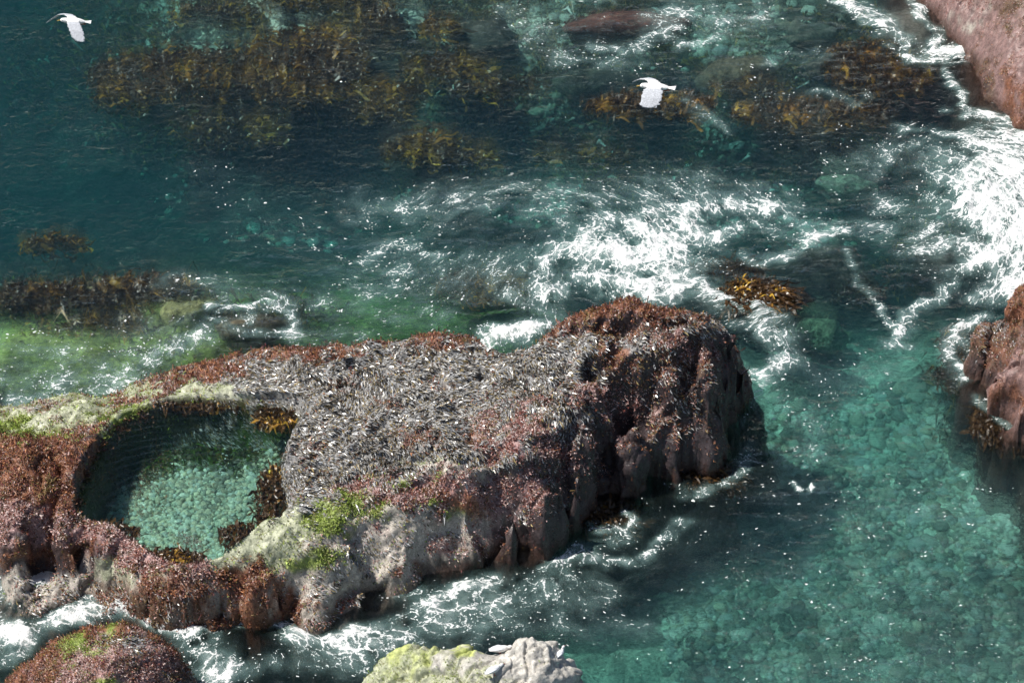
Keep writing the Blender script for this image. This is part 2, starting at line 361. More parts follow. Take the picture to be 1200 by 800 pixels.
def worley(xy, scale, seed):
    p = xy * scale; i = np.floor(p).astype(np.int64)
    f1 = np.full(len(p), 9.); f2 = f1.copy(); rid = np.zeros(len(p)); gx_ = np.zeros(len(p))
    for dx in (-1, 0, 1):
        for dy in (-1, 0, 1):
            cx, cy = i[:, 0] + dx, i[:, 1] + dy
            h = hash3(cx, cy, 0 * cx, seed); h2 = hash3(cx, cy, 0 * cx + 1, seed); h3 = hash3(cx, cy, 0 * cx + 2, seed)
            q = np.stack([cx + (h & 255) / 255., cy + (h2 & 255) / 255.], 1) - p
            d = np.hypot(q[:, 0], q[:, 1]); c = d < f1
            f2 = np.where(c, f1, np.minimum(f2, d)); rid = np.where(c, (h3 & 255) / 255., rid)
            gx_ = np.where(c, q[:, 0] * ((h & 15) / 7.5 - 1) + q[:, 1] * ((h2 & 15) / 7.5 - 1), gx_); f1 = np.where(c, d, f1)
    return rid, f2 - f1, gx_
def build_rock(name, pts, wl, res, zones, label, seed, amp=1.0, post=None, mat=None, blocky=.35, cut=-2.2, ring=((.15, -.7), (.45, -2.0), (1.2, -4.0))):
    P = [W(*p) for p in pts]
    w0 = np.array([W(x, y, 0)[:2] for x, y in wl])
    P += [np.array([a[0], a[1], 0.0]) for a in w0]
    nx = np.roll(w0, -1, 0) - np.roll(w0, 1, 0); nr = np.stack([-nx[:, 1], nx[:, 0]], 1); nr /= np.linalg.norm(nr, axis=1)[:, None]
    test = w0 + nr * .05
    nr *= np.where(poly_sd(test, w0) < 0, -1, 1)[:, None]
    for d, z in ring:
        q = w0 + nr * d; sd = poly_sd(q, w0)
        for a, s in zip(q, sd):
            if s > d * .8: P.append(np.array([a[0], a[1], z]))
    P = np.array(P)
    lo = P[:, :2].min(0); hi = P[:, :2].max(0)
    xs = np.arange(lo[0], hi[0], res); ys = np.arange(lo[1], hi[1], res)
    X, Y = np.meshgrid(xs, ys); xy = np.stack([X.ravel(), Y.ravel()], 1)
    # gentle warp of the plan keeps the outline uneven
    p3 = np.column_stack([xy, np.zeros(len(xy))])
    wp = np.stack([fbm(p3, 1.3, 3, seed + 60), fbm(p3, 1.3, 3, seed + 70)], 1) * .10 * amp
    H = rbf(P, xy + wp)
    if post:
        H = H + .14 * np.sin(math.pi * np.clip(H / 2.0, 0, 1)) * sstep(-.8, 1.2, xy[:, 0])
        H = post(xy, carve(xy, H))
    V = np.column_stack([xy, H])
    hh = H.reshape(X.shape); gy, gx = np.gradient(hh, res)
    N = np.stack([-gx.ravel(), -gy.ravel(), np.ones(len(V))], 1); N /= np.linalg.norm(N, axis=1)[:, None]
    a3 = V @ np.array([[.86, .5, .1], [-.5, .86, .1], [0, -.1, 1]]).T * np.array([.45, 1.6, 1])
    blk = .35 + .65 * sstep(.3, -.2, noise(V, .8, seed + 8))
    d = .16 * fbm(V, 1.2, 2, seed) + .065 * fbm(a3, 1.5, 2, seed + 6) + .085 * blk * fbm(a3, 1.9, 4, seed + 5, .55, True) + .03 * blk * fbm(V, 7, 3, seed + 9, .6)
    wq = xy + np.stack([fbm(V, 2.2, 2, seed + 31), fbm(V, 2.2, 2, seed + 32)], 1) * .16
    bw = (.15 + .45 * sstep(.2, 1.6, xy[:, 0]) + .2 * sstep(-6.2, -7.4, xy[:, 0])) if post else np.full(len(xy), blocky)
    for sc, am in ((1.35, .24), (3.1, .10)):
        rid, ed, tl = worley(wq, sc, seed + int(sc * 10))
        d = d + bw * am * ((rid - .5) * .9 + tl * .55 - .55 * (1 - sstep(0, .16, ed)))
    d = (d - .06) * amp
    if post: d *= np.where(poly_sd(xy, POOL) < 0.02, .25, 1) * sstep(-.1, .35, np.abs(poly_sd(xy, POOL)) + .05)
    V = V + N * d[:, None] * np.array([.7, .7, 1])
    F = grid_faces(len(xs), len(ys))
    F = F[(V[F, 2].max(1) > cut)]
    V, F, N = compact(V, F, N)
    if post:
        sd = poly_sd(V[:, :2], POOL)
        e = (sd > 0) & (sd < .35)
        V[e, 2] = np.maximum(V[e, 2], POOL_Z + .035 - 1.3 * np.maximum(sd[e] - .05, 0) + .03 * noise(V[e], 5, 5))
    names, Wt = zone_weights(V, zones, seed + 100)
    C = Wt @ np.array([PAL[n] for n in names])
    C *= np.exp(.35 * noise(V, 11, seed + 81) + .3 * noise(V, 24, seed + 82))[:, None]
    if post:
        ins = sstep(.02, -.06, poly_sd(V[:, :2], POOL)); gp = noise(V, 2.0, seed + 84)
        px_, py_ = proj(V); gr = ins * np.exp(-((px_ - 310) / 45) ** 2 - ((py_ - 520) / 35) ** 2)
        C = C * (1 - ins)[:, None] + np.outer(ins, (.045, .035, .014)); C = C * (1 - gr)[:, None] + np.outer(gr, (.07, .13, .02))
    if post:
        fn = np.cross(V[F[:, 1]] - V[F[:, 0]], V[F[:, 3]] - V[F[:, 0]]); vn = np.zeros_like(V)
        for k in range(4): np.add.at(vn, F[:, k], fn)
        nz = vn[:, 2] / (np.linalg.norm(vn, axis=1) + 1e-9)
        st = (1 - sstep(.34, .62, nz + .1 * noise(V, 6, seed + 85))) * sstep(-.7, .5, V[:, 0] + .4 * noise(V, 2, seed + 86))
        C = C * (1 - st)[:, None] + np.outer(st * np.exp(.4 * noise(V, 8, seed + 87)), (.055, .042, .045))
    wet = sstep(.34, -.02, V[:, 2] + .12 * noise(V, 4, seed + 83))
    C = C * (1 - .8 * wet)[:, None] + np.array([.035, .015, .008]) * wet[:, None]
    me = mesh(name, V, F, True, C)
    o = link(name, me, mat or M_ROCK, label=label, cat='rock')
    return o, V, F, N, names, Wt
def pool_carve(xy, H):
    sd = poly_sd(xy, POOL)
    prof = FLOOR_Z + (POOL_Z + .02 - FLOOR_Z) * (1 - sstep(0, .42, -sd + .03))
    return np.where(sd < .03, np.minimum(prof, 9), H)

def blades(V, F, N, count, prob, L, wd, lift, drape, colfn, seed, zmin=.05):
    """thousands of small weed blades rooted on a rock surface, one joined mesh"""
    g = np.random.default_rng(seed)
    fc = V[F].mean(1); A = np.linalg.norm(np.cross(V[F[:, 1]] - V[F[:, 0]], V[F[:, 3]] - V[F[:, 0]]), axis=1)
    fn = np.cross(V[F[:, 1]] - V[F[:, 0]], V[F[:, 3]] - V[F[:, 0]]); nz = fn[:, 2] / (np.linalg.norm(fn, axis=1) + 1e-9)
    pr = prob(fc, F) * A; pr[fc[:, 2] < zmin] = 0
    if zmin > 0: pr *= .10 + .9 * sstep(.30, .62, nz)
    px, py = proj(fc); pr[(px < -60) | (px > 1260) | (py < -60) | (py > 860)] = 0
    f = g.choice(len(F), count, p=pr / pr.sum())
    u = g.random((count, 2))
    q = V[F[f]]
    p = (q[:, 0] * ((1 - u[:, :1]) * (1 - u[:, 1:])) + q[:, 1] * (u[:, :1] * (1 - u[:, 1:])) + q[:, 2] * (u[:, :1] * u[:, 1:]) + q[:, 3] * ((1 - u[:, :1]) * u[:, 1:]))
    n = np.cross(q[:, 1] - q[:, 0], q[:, 3] - q[:, 0]); n /= np.linalg.norm(n, axis=1)[:, None] + 1e-9
    fdir = np.array([.75, -.5, -.55]) + np.array([.5, .75, -.3]) * (1.6 * noise(p, 1.0, 61) + .9 * noise(p, 3.5, 62))[:, None]
    down = fdir - n * (fdir * n).sum(1)[:, None]
    down /= np.linalg.norm(down, axis=1)[:, None] + 1e-6
    rd = g.normal(size=(count, 3)); rd -= n * (rd * n).sum(1)[:, None]; rd /= np.linalg.norm(rd, axis=1)[:, None]
    d = down * drape + rd * (1 - drape); d /= np.linalg.norm(d, axis=1)[:, None]
    s = np.cross(n, d); s = s * np.cos(.7) + n * (g.normal(size=(count, 1)) * .6); s /= np.linalg.norm(s, axis=1)[:, None]
    l = L * np.exp(.35 * g.normal(size=(count, 1))); ww = wd * np.exp(.3 * g.normal(size=(count, 1)))
    up = lift * l * np.abs(g.normal(size=(count, 1)))
    v0 = p - n * .004; mid = p + d * l * .55 + n * (up + .004)
    v3 = p + d * l + n * (up * .7 * g.random((count, 1)) + .002)
    VV = np.stack([v0, mid + s * ww * .5, v3, mid - s * ww * .5], 1).reshape(-1, 3)
    FF = np.arange(count * 4).reshape(-1, 4)
    c = np.repeat(colfn(p, g, count), 4, 0)
    return VV, FF, c
def zprob(names, Wt, want, V, seed, thin=.5):
    k = sum(Wt[:, names.index(x)] * s for x, s in want.items() if x in names)
    k = k * np.clip(.75 + 1.3 * noise(V, 5, seed), .05, 2)
    return lambda fc, F: k[F].mean(1) + 1e-9
def pal(*cols, jit=.3):
    cols = np.array([c[:3] for c in cols]); 
    def f(p, g, n):
        patch = np.clip(((noise(p, 3.3, 5) + .9 * noise(p, 13, 6)) * .55 + .5), 0, .999)
        k = np.clip(patch + g.normal(size=n) * .22, 0, .999) * len(cols)
        return cols[k.astype(int)] * np.exp(jit * g.normal(size=(n, 1)))
    return f
C_SILVER_SHEEN = pal((.035,.03,.022),(.13,.11,.085),(.26,.25,.235),(.33,.335,.34),(.42,.425,.43),(.25,.19,.085),(.32,.31,.295),(.36,.365,.37),(.08,.07,.055), jit=.25)  # dark weed with its wet sheen painted in as greys
C_RED = pal((.09,.035,.02),(.24,.10,.045),(.34,.15,.07),(.13,.04,.04),(.30,.14,.08),(.07,.03,.02),(.2,.14,.05), jit=.25)
C_PINK = pal((.18,.06,.05),(.34,.18,.16),(.46,.31,.29),(.58,.45,.43),(.24,.09,.06),(.14,.10,.06), jit=.25)
C_GREEN = pal((.12,.16,.03),(.22,.30,.05),(.3,.36,.1),(.2,.2,.07))
def dress(rock, geo, names, Wt, n_silver, n_red, n_pink, n_green, seed, scale=1.0):
    V, F, N = geo
    spec = [('silver_weed', n_silver, dict(silver=1, brown=.22, bare=.05, dark=.0), .07, .0165, .13, .82, C_SILVER_SHEEN, M_SILVER),
            ('red_weed', n_red, dict(red=1, brown=.5, pink=.15, dark=.12, silver=.04), .042, .015, .7, .35, C_RED, M_RED),
            ('pink_weed', n_pink, dict(pink=1, red=.12, brown=.2, bare=.04), .034, .018, .6, .35, C_PINK, M_RED),
            ('green_weed', n_green, dict(green=1, sage=.10, bare=.03), .035, .016, .6, .3, C_GREEN, M_RED)]
    for nm, cnt, want, L, wd, lift, drape, cf, mt in spec:
        if not cnt or not any(x in names for x in want): continue
        v, f, c = blades(V, F, N, cnt, zprob(names, Wt, want, V, seed), L * scale, wd * scale, lift, drape, cf, seed + len(nm))
        link(nm, mesh(nm, v, f, True, c), mt, rock, 'stuff')

main, mV, mF, mN, mn, mW = build_rock('rock_outcrop', MAIN, MAIN_WL, .026, MAIN_Z, 'big weed-covered rock outcrop in the middle of the sea, holding the round tide pool', 3, 1.0, pool_carve)
dress(main, (mV, mF, mN), mn, mW, 240000, 75000, 75000, 18000, 50)

BL = [(150,728,1.15),(100,738,1.05),(60,750,.85),(22,785,.45),(210,765,.75),(226,790,.35),(120,770,1.25),(120,810,1.0),(180,795,.95),(60,800,.75),(30,820,.4),(200,830,.4),(120,850,.5)]
BL_WL = [(5,812),(25,800),(60,786),(100,780),(150,775),(200,785),(232,805),(240,835),(200,872),(120,890),(40,872),(5,840)]
BL_Z = [('red',50,765,45,45),('red',150,735,60,14),('red',200,765,25,25),('green',100,762,36,15),('green',98,760,30,12),('pink',120,785,60,22),('pink',170,775,40,25),('green',140,735,30,8),('pink',120,790,60,30),('pink',170,770,40,25),('green',120,800,40,10),('brown',195,800,40,25),('dark',230,800,14,30),('silver',140,752,30,12)]
o, V, F, N, nm_, Wt = build_rock('boulder', BL, BL_WL, .02, BL_Z, 'rounded red boulder with a green weed patch in the bottom left corner', 31, .55, ring=((.25, -.8), (.8, -2.2)))
dress(o, (V, F, N), nm_, Wt, 2500, 16000, 14000, 5000, 60, .8)

BC = [(480,763,.85),(447,783,.6),(540,752,1.0),(553,746,1.05),(575,756,.98),(610,755,1.05),(650,758,1.0),(672,770,.75),(684,790,.35),(600,785,1.1),(520,790,.95),(650,795,.85),(550,830,.9),(620,840,.7),(480,830,.5)]
BC_WL = [(418,812),(450,800),(490,790),(540,785),(610,788),(660,788),(694,806),(702,832),(670,872),(600,900),(500,890),(430,850)]
BC_Z = [('lime',480,775,40,14),('lime',545,750,24,10),('sage',470,790,60,20),('sage',520,790,50,20),('pale',600,775,70,40),('pale',650,780,40,30),('bare',640,775,20,8),('pale',540,775,40,14),('sage',560,800,40,12),('dark',684,788,10,18),('brown',560,745,10,5)]
perch, pV, pF, pN, nm_, Wt = build_rock('boulder', BC, BC_WL, .018, BC_Z, 'pale grey rock with yellow-green algae at the bottom edge, gulls resting on it', 37, .95, mat=M_DRY, blocky=.6, ring=((.25, -.8), (.8, -2.2)))
dress(perch, (pV, pF, pN), nm_, Wt, 0, 0, 0, 2500, 70, .7)

RR = [(1146,402,.65),(1157,386,.85),(1182,370,1.15),(1200,348,1.3),(1250,335,1.5),(1165,425,.95),(1200,400,1.4),(1162,452,.6),(1180,478,.5),(1200,470,.9),(1250,450,1.4),(1250,530,.8),(1300,450,1.6)]
RR_WL = [(1142,438),(1148,426),(1165,418),(1195,416),(1230,405),(1320,390),(1360,480),(1330,590),(1250,580),(1208,518),(1186,498),(1164,470),(1150,450)]
RR_Z = [('mauve',1180,440,40,40),('red',1170,410,25,25),('brown',1190,400,22,20),('brown',1160,400,25,25),('mauve',1200,480,25,25),('dark',1165,425,10,20),('dark',1190,395,16,8),('dark',1150,440,12,20),('silver',1175,372,14,8),('red',1195,360,22,16),('red',1185,470,20,20)]
o, V, F, N, nm_, Wt = build_rock('boulder', RR, RR_WL, .022, RR_Z, 'reddish brown rock at the right edge rising beside the channel', 41, 1.0, blocky=.8, ring=((.06, -.6), (.16, -2.0), (.6, -4.0)))
dress(o, (V, F, N), nm_, Wt, 2500, 5000, 3500, 0, 80, .8)

TR = [(1092,-8,.35),(1120,0,.75),(1150,40,.55),(1160,30,.8),(1200,0,1.5),(1200,60,1.0),(1178,90,.6),(1197,118,.45),(1250,60,1.5),(1250,120,1.0),(1300,50,1.8),(1200,-60,1.9),(1100,-60,.9)]
TR_WL = [(1050,-30),(1080,4),(1105,34),(1130,72),(1150,112),(1190,148),(1250,170),(1330,160),(1400,50),(1350,-110),(1200,-160),(1070,-110)]
TR_Z = [('mauve',1190,60,60,60),('pink',1130,10,30,14),('mauve',1130,20,50,20),('bare',1140,20,25,20),('brown',1190,20,30,25),('mauve',1160,50,30,30),('brown',1150,80,16,40),('dark',1140,90,14,40),('red',1200,110,20,30)]
o, V, F, N, nm_, Wt = build_rock('boulder', TR, TR_WL, .026, TR_Z, 'pinkish red sloping slab of rock in the top right corner', 47, .55, ring=((.1, -.3), (.3, -1.8), (.9, -4.0)))
dress(o, (V, F, N), nm_, Wt, 0, 2500, 3500, 0, 90, .7)

# ------------------------------------------------------------------ the seabed
BED = [(0,0,-3.6),(100,0,-2.4),(0,150,-5),(0,300,-4.6),(100,200,-4.2),(200,60,-1.6),(300,25,-.95),(420,40,-.95),(250,110,-1.9),(350,100,-1.8),(450,110,-1.9),(550,110,-1.9),
 (650,60,-1.1),(620,25,-1.0),(720,80,-1.9),(560,0,-2.4),(750,10,-1.3),(850,40,-1.2),(900,120,-1.7),(1000,40,-1.3),(1050,120,-2.2),(830,150,-2.0),(700,170,-2.1),(500,200,-2.2),(300,180,-2.6),
 (200,250,-4.6),(400,260,-4.6),(600,260,-3.8),(800,230,-4),(950,200,-3),(1000,225,-2.2),(1100,180,-1.8),(1150,60,-.8),(1100,280,-1.8),(1000,300,-2.9),(900,300,-3.2),(940,370,-2.8),(1050,400,-2.4),
 (1120,450,-1.6),(970,420,-2.4),(950,500,-2.1),(1050,500,-2.2),(1150,550,-1.8),(1000,600,-2.1),(1100,650,-1.8),(1200,600,-1.7),(1200,800,-1.6),(1000,750,-1.9),(900,700,-2.2),(900,600,-2.1),
 (800,650,-2.0),(800,750,-1.9),(700,700,-2.2),(650,760,-1.9),(500,760,-2.0),(350,780,-2.8),(200,740,-1.5),(0,760,-1.2),
 (0,340,-2.2),(50,360,-1.3),(0,400,-.6),(100,380,-.7),(100,420,-.4),(200,370,-.6),(220,400,-.45),(150,350,-1.1),(270,380,-.7),(330,360,-1.3),(300,400,-.6),(400,370,-1.6),(400,300,-3.6),
 (500,330,-2.8),(560,345,-1.8),(500,370,-1.8),(600,380,-1.4),(700,330,-2.2),(800,350,-2.2),(870,345,-1.2),
 (-300,0,-5),(-300,300,-5),(-300,800,-3),(600,-200,-3),(1200,-250,-2),(1500,300,-3),(1500,800,-3),(600,1100,-4),(0,-250,-4.5)]
bP = np.array([W(*b) for b in BED])
def bed_z(xy):
    p3 = np.column_stack([xy, np.zeros(len(xy))])
    far = sstep(14, 30, np.hypot(xy[:, 0], xy[:, 1]))
    z = rbf(bP, xy, .1) * (1 - far) - 6 * far
    return z + .16 * fbm(p3, .9, 4, 301, .55)
def axis(lo, hi, st, far):
    a = list(np.arange(lo, hi + st / 2, st)); s = st; x = hi; right = []
    while x < far: s *= 1.35; x += s; right.append(x)
    s = st; x = lo; left = []
    while x > -far: s *= 1.35; x -= s; left.append(x)
    return np.array(left[::-1] + a + right)
xs = axis(-12, 12, .085, 140); ys = axis(-9, 13, .085, 140)
X, Y = np.meshgrid(xs, ys); xy = np.stack([X.ravel(), Y.ravel()], 1)
V = np.column_stack([xy, bed_z(xy)])
BED_Z = [('dark',0,150,160,200),('dark',300,250,300,50),('dark',700,180,300,40),('dark',900,300,160,60),('sand',280,35,90,28),('sand',440,30,60,25),('sand',270,112,26,10),('sand',650,50,60,30),('sand',640,130,40,14),('sand',880,65,40,25),('sand',860,140,40,20),
 ('sand',400,120,30,8),('sand',540,190,40,8),('sand',560,70,20,18),('dark',500,100,120,30),('dark',350,70,80,30),('dark',200,90,90,30),('dark',740,30,80,30),('dark',1000,100,90,50),
 ('moss',120,400,160,40),('moss',30,400,60,30),('moss',300,390,70,20),('dark',60,350,80,14),('sandg',215,365,28,18),('sandg',120,355,25,10),('moss',480,380,90,14),
 ('dark',560,340,40,14),('dark',1100,300,90,50),('dark',960,330,60,30),('cobble',1050,550,130,80),('cobble',1000,680,220,120),('cobble',1150,750,160,100),('cobble',980,480,90,40),('cobble',880,600,50,60),('cobble',640,760,120,50),('dark',470,760,80,40),('dark',250,770,100,30),('sand',990,220,30,10),('sandg',960,395,24,14),('dark',1130,470,30,30)]
PAL.update(sand=(.60,.60,.50), moss=(.16,.22,.045), sandg=(.36,.34,.16), cobble=(.42,.46,.36))
bn, bW = zone_weights(V, BED_Z, 400)
PB = dict(PAL); PB['dark'] = (.045, .045, .035)
C = bW @ np.array([PB[n] for n in bn]); C *= np.exp(.85 * fbm(V, 2.0, 3, 410))[:, None]
seaV, seaF = V, grid_faces(len(xs), len(ys))
seabed = link('seabed', mesh('seabed', V, seaF, True, C), M_BED, kind='structure')

# stones: 12 shared shapes
def stone_mesh(seed, flat=.6, sub=2):
    bm = bmesh.new(); bmesh.ops.create_icosphere(bm, subdivisions=sub, radius=.5)
    v = np.array([x.co for x in bm.verts]); g = np.random.default_rng(seed)
    for _ in range(7):
        d = g.normal(size=3); d /= np.linalg.norm(d); k = v @ d; t = .30 + .12 * g.random()
        v = v - np.outer(np.maximum(k - t, 0) * .85, d)
    v *= (1 + .25 * noise(v, 2.2, seed))[:, None]; v[:, 2] *= flat; v[:, 1] *= .7 + .3 * g.random()
    F = np.array([[x.index for x in f.verts] for f in bm.faces]); bm.free(); return v, F
STONES = [stone_mesh(500 + k, .5 + .03 * k, 1) for k in range(10)]
tint = [(.70,.72,.62),(.42,.46,.36),(.28,.32,.26),(.50,.48,.34),(.14,.15,.13),(.62,.64,.56),(.38,.43,.40),(.2,.19,.14),(.52,.57,.48),(.42,.40,.30)]
ORDER = sorted(range(10), key=lambda k: sum(tint[k]))
SM = []
for k, (v, f) in enumerate(STONES):
    me = mesh('stone', v, f, True, np.tile(tint[k], (len(v), 1))); me.materials.append(M_STONE); SM.append(me)
def scatter(parent, name, bulk_name, spots, zf, nobj, mul=1.0):
    """biggest stones are objects of their own, the rest one joined part"""
    spots = sorted(spots, key=lambda s: -s[2])
    P_ = np.array([(s[0], s[1], 0) for s in spots]); NN = noise(P_, .9, 55) + .8 * noise(P_, 2.4, 56)
    pick = lambda i: ORDER[int(np.clip(4.1 + 8.5 * NN[i] * mul + random.gauss(0, 2.0), 0, 9))]
    for i, s in enumerate(spots[:nobj]):
        k = pick(i)
        o = bpy.data.objects.new(name, SM[k]); COL.objects.link(o); o.parent = parent
        o.location = (s[0], s[1], s[3] + s[2] * .05); o.scale = (s[2] * 1.1, s[2] * 1.1, s[2] * .7); o.rotation_euler = (random.uniform(-.3, .3), random.uniform(-.3, .3), random.uniform(0, 6.3))
    VV, FF, CC, n = [], [], [], 0
    for i, s in enumerate(spots[nobj:]):
        k = pick(nobj + i); v, f = STONES[k]; a = random.uniform(0, 6.3)
        rot = np.array([[math.cos(a), -math.sin(a), 0], [math.sin(a), math.cos(a), 0], [0, 0, 1]])
        VV.append((v * s[2]) @ rot.T + np.array([s[0], s[1], s[3] + s[2] * .05])); FF.append(f + n); n += len(v)
        CC.append(np.tile(tint[k], (len(v), 1)) * random.uniform(.7, 1.2))
    if VV:
        link(bulk_name, mesh(bulk_name, np.concatenate(VV), np.concatenate(FF), True, np.concatenate(CC)), M_STONE, parent, 'stuff')
sp = []
q = []
for _ in range(7000):
    px, py = random.uniform(780, 1230), random.uniform(440, 830)
    if px < 900 and py < 640: continue
    q.append((px, py))
for _ in range(3000):
    c = random.choice([(280,35,110,32),(440,35,80,30),(650,50,70,35),(880,70,60,35),(980,225,50,20),(270,112,40,16),(860,140,50,25),(400,125,90,14),(640,130,60,18),(560,190,80,20),(640,170,60,20),(480,140,60,15),(340,200,60,15),(880,200,60,20),(700,60,60,20),(250,130,60,14)])
    q.append((random.gauss(c[0], c[2] * .6), random.gauss(c[1], c[3] * .6)))
Q = np.array([W(a, b, -1.9)[:2] for a, b in q]); zq = bed_z(Q)
for (x, y), z in zip(Q, zq): sp.append((x, y, min(.42, .07 + random.expovariate(12)), z))
scatter(seabed, 'stone', 'small_stones', sp, None, 300)

# pool floor with its pebbles
res = .06
lo = POOL.min(0) - .2; hi = POOL.max(0) + .2
gx = np.arange(lo[0], hi[0], res); gy = np.arange(lo[1], hi[1], res)
X, Y = np.meshgrid(gx, gy); xy = np.stack([X.ravel(), Y.ravel()], 1); sd = poly_sd(xy, POOL)
V = np.column_stack([xy, FLOOR_Z + .03 + .012 * fbm(np.column_stack([xy, 0 * sd]), 3, 2, 77)])
F = grid_faces(len(gx), len(gy)); F = F[sd[F].max(1) < -.1]
Vc, Fc = compact(V, F)
def PD(q):   # far half of the pool: weed instead of pebbles, its shade put into the floor colour
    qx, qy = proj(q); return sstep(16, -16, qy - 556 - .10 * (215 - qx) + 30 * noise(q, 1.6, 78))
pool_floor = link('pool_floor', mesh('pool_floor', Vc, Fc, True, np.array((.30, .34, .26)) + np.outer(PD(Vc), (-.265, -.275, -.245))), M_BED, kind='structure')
sp = []; tries = rng.uniform(lo, hi, (11000, 2)); sdt = poly_sd(tries, POOL)
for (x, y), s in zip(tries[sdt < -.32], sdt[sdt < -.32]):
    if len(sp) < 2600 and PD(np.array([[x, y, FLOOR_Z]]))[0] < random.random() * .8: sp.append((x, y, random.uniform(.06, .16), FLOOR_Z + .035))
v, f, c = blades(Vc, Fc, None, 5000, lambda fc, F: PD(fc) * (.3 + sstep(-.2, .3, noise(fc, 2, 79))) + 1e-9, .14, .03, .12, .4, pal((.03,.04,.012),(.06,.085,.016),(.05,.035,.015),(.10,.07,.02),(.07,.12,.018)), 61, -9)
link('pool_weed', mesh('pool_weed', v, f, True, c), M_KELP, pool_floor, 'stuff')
scatter(pool_floor, 'pebble', 'small_pebbles', sp, None, 300, .35)

# submerged boulders
def boulder(px, py, z, w_, d_, h_, col, label, seed):
    p = W(px, py, z)
    v, f = stone_mesh(seed, .9, 4); v = v * np.array([w_, d_, h_]) * 1.15
    v = v * (1 + .16 * fbm(v, 2.2 / max(w_, .4), 4, seed))[:, None]
    c = np.array(col) * np.exp(.45 * fbm(v, 4, 3, seed + 3))[:, None]
    link('boulder', mesh('boulder', v, f, True, c), M_BED, label=label, cat='boulder', group='boulders lying under the water', loc=p)
BO = [(882,352,-.36,1.9,.95,.5,(.035,.022,.012),'low brown ledge awash in foam off the right tip of the outcrop'),
 (870,92,-.95,1.5,1.3,1.0,(.16,.14,.09),'brown angular boulder under clear water right of the right-hand gull'),
 (575,52,-1.2,1.2,.9,.9,(.05,.045,.035),'dark sunken boulder between two pale patches near the top edge'),
 (735,36,-.55,2.4,.8,.9,(.10,.04,.03),'long dark red boulder awash near the top edge'),
 (1062,42,-.6,1.2,1.3,.8,(.16,.14,.12),'grey boulder ringed by foam beside the top right slab'),
 (993,222,-1.7,1.0,.7,.7,(.36,.38,.28),'pale stone lying deep below the long kelp bed on the right'),
 (1010,85,-1.1,1.7,1.4,1.0,(.05,.035,.025),'dark boulder under golden kelp left of the top right slab'),
 (945,140,-1.2,2.2,1.1,.9,(.06,.04,.025),'wide flat boulder carrying the long orange kelp bed'),
 (950,45,-1.3,1.1,.9,.8,(.11,.10,.08),'dull grey sunken boulder right of the top centre foam'),
 (955,330,-1.8,2.0,1.5,1.0,(.10,.065,.045),'big brown sunken boulder in the channel between the foam streaks'),
 (962,395,-1.9,.9,.8,.7,(.28,.32,.2),'small pale green stone sunk in the middle of the channel'),
 (1110,310,-1.1,1.6,1.2,.9,(.06,.05,.04),'dark boulder under the foam above the right edge rock'),
 (490,182,-1.5,1.4,1.0,.9,(.07,.045,.04),'dark reddish boulder with kelp tips left of centre top'),
 (345,80,-1.7,1.9,1.6,1.0,(.04,.033,.02),'dark boulder buried under the thickest kelp bed at top left'),
 (215,92,-1.9,2.6,1.1,.9,(.045,.04,.025),'low dark boulder under the kelp bed below the left gull'),
 (120,352,-.8,1.2,.55,.55,(.30,.27,.13),'yellowish stone just under water above the green shelf'),
 (215,368,-.45,.9,.7,.5,(.33,.34,.15),'pale green stone under shallow water beside the green shelf'),
 (560,342,-1.4,1.5,.9,.8,(.05,.035,.02),'dark boulder under rusty kelp behind the main outcrop'),
 (1090,120,-1.3,1.4,1.1,.8,(.05,.045,.04),'dark sunken boulder below the looping foam at the right'),
 (300,385,-.25,1.5,.6,.5,(.08,.07,.04),'low brown stone awash in curling foam behind the outcrop'),
 (700,100,-1.5,1.8,.9,.8,(.06,.05,.035),'low brown sunken boulder left of the right-hand gull'),
 (445,95,-1.5,1.3,.8,.8,(.05,.042,.03),'dark sunken boulder right of the thickest kelp bed')]
for k, b in enumerate(BO): boulder(*b, 600 + 7 * k)

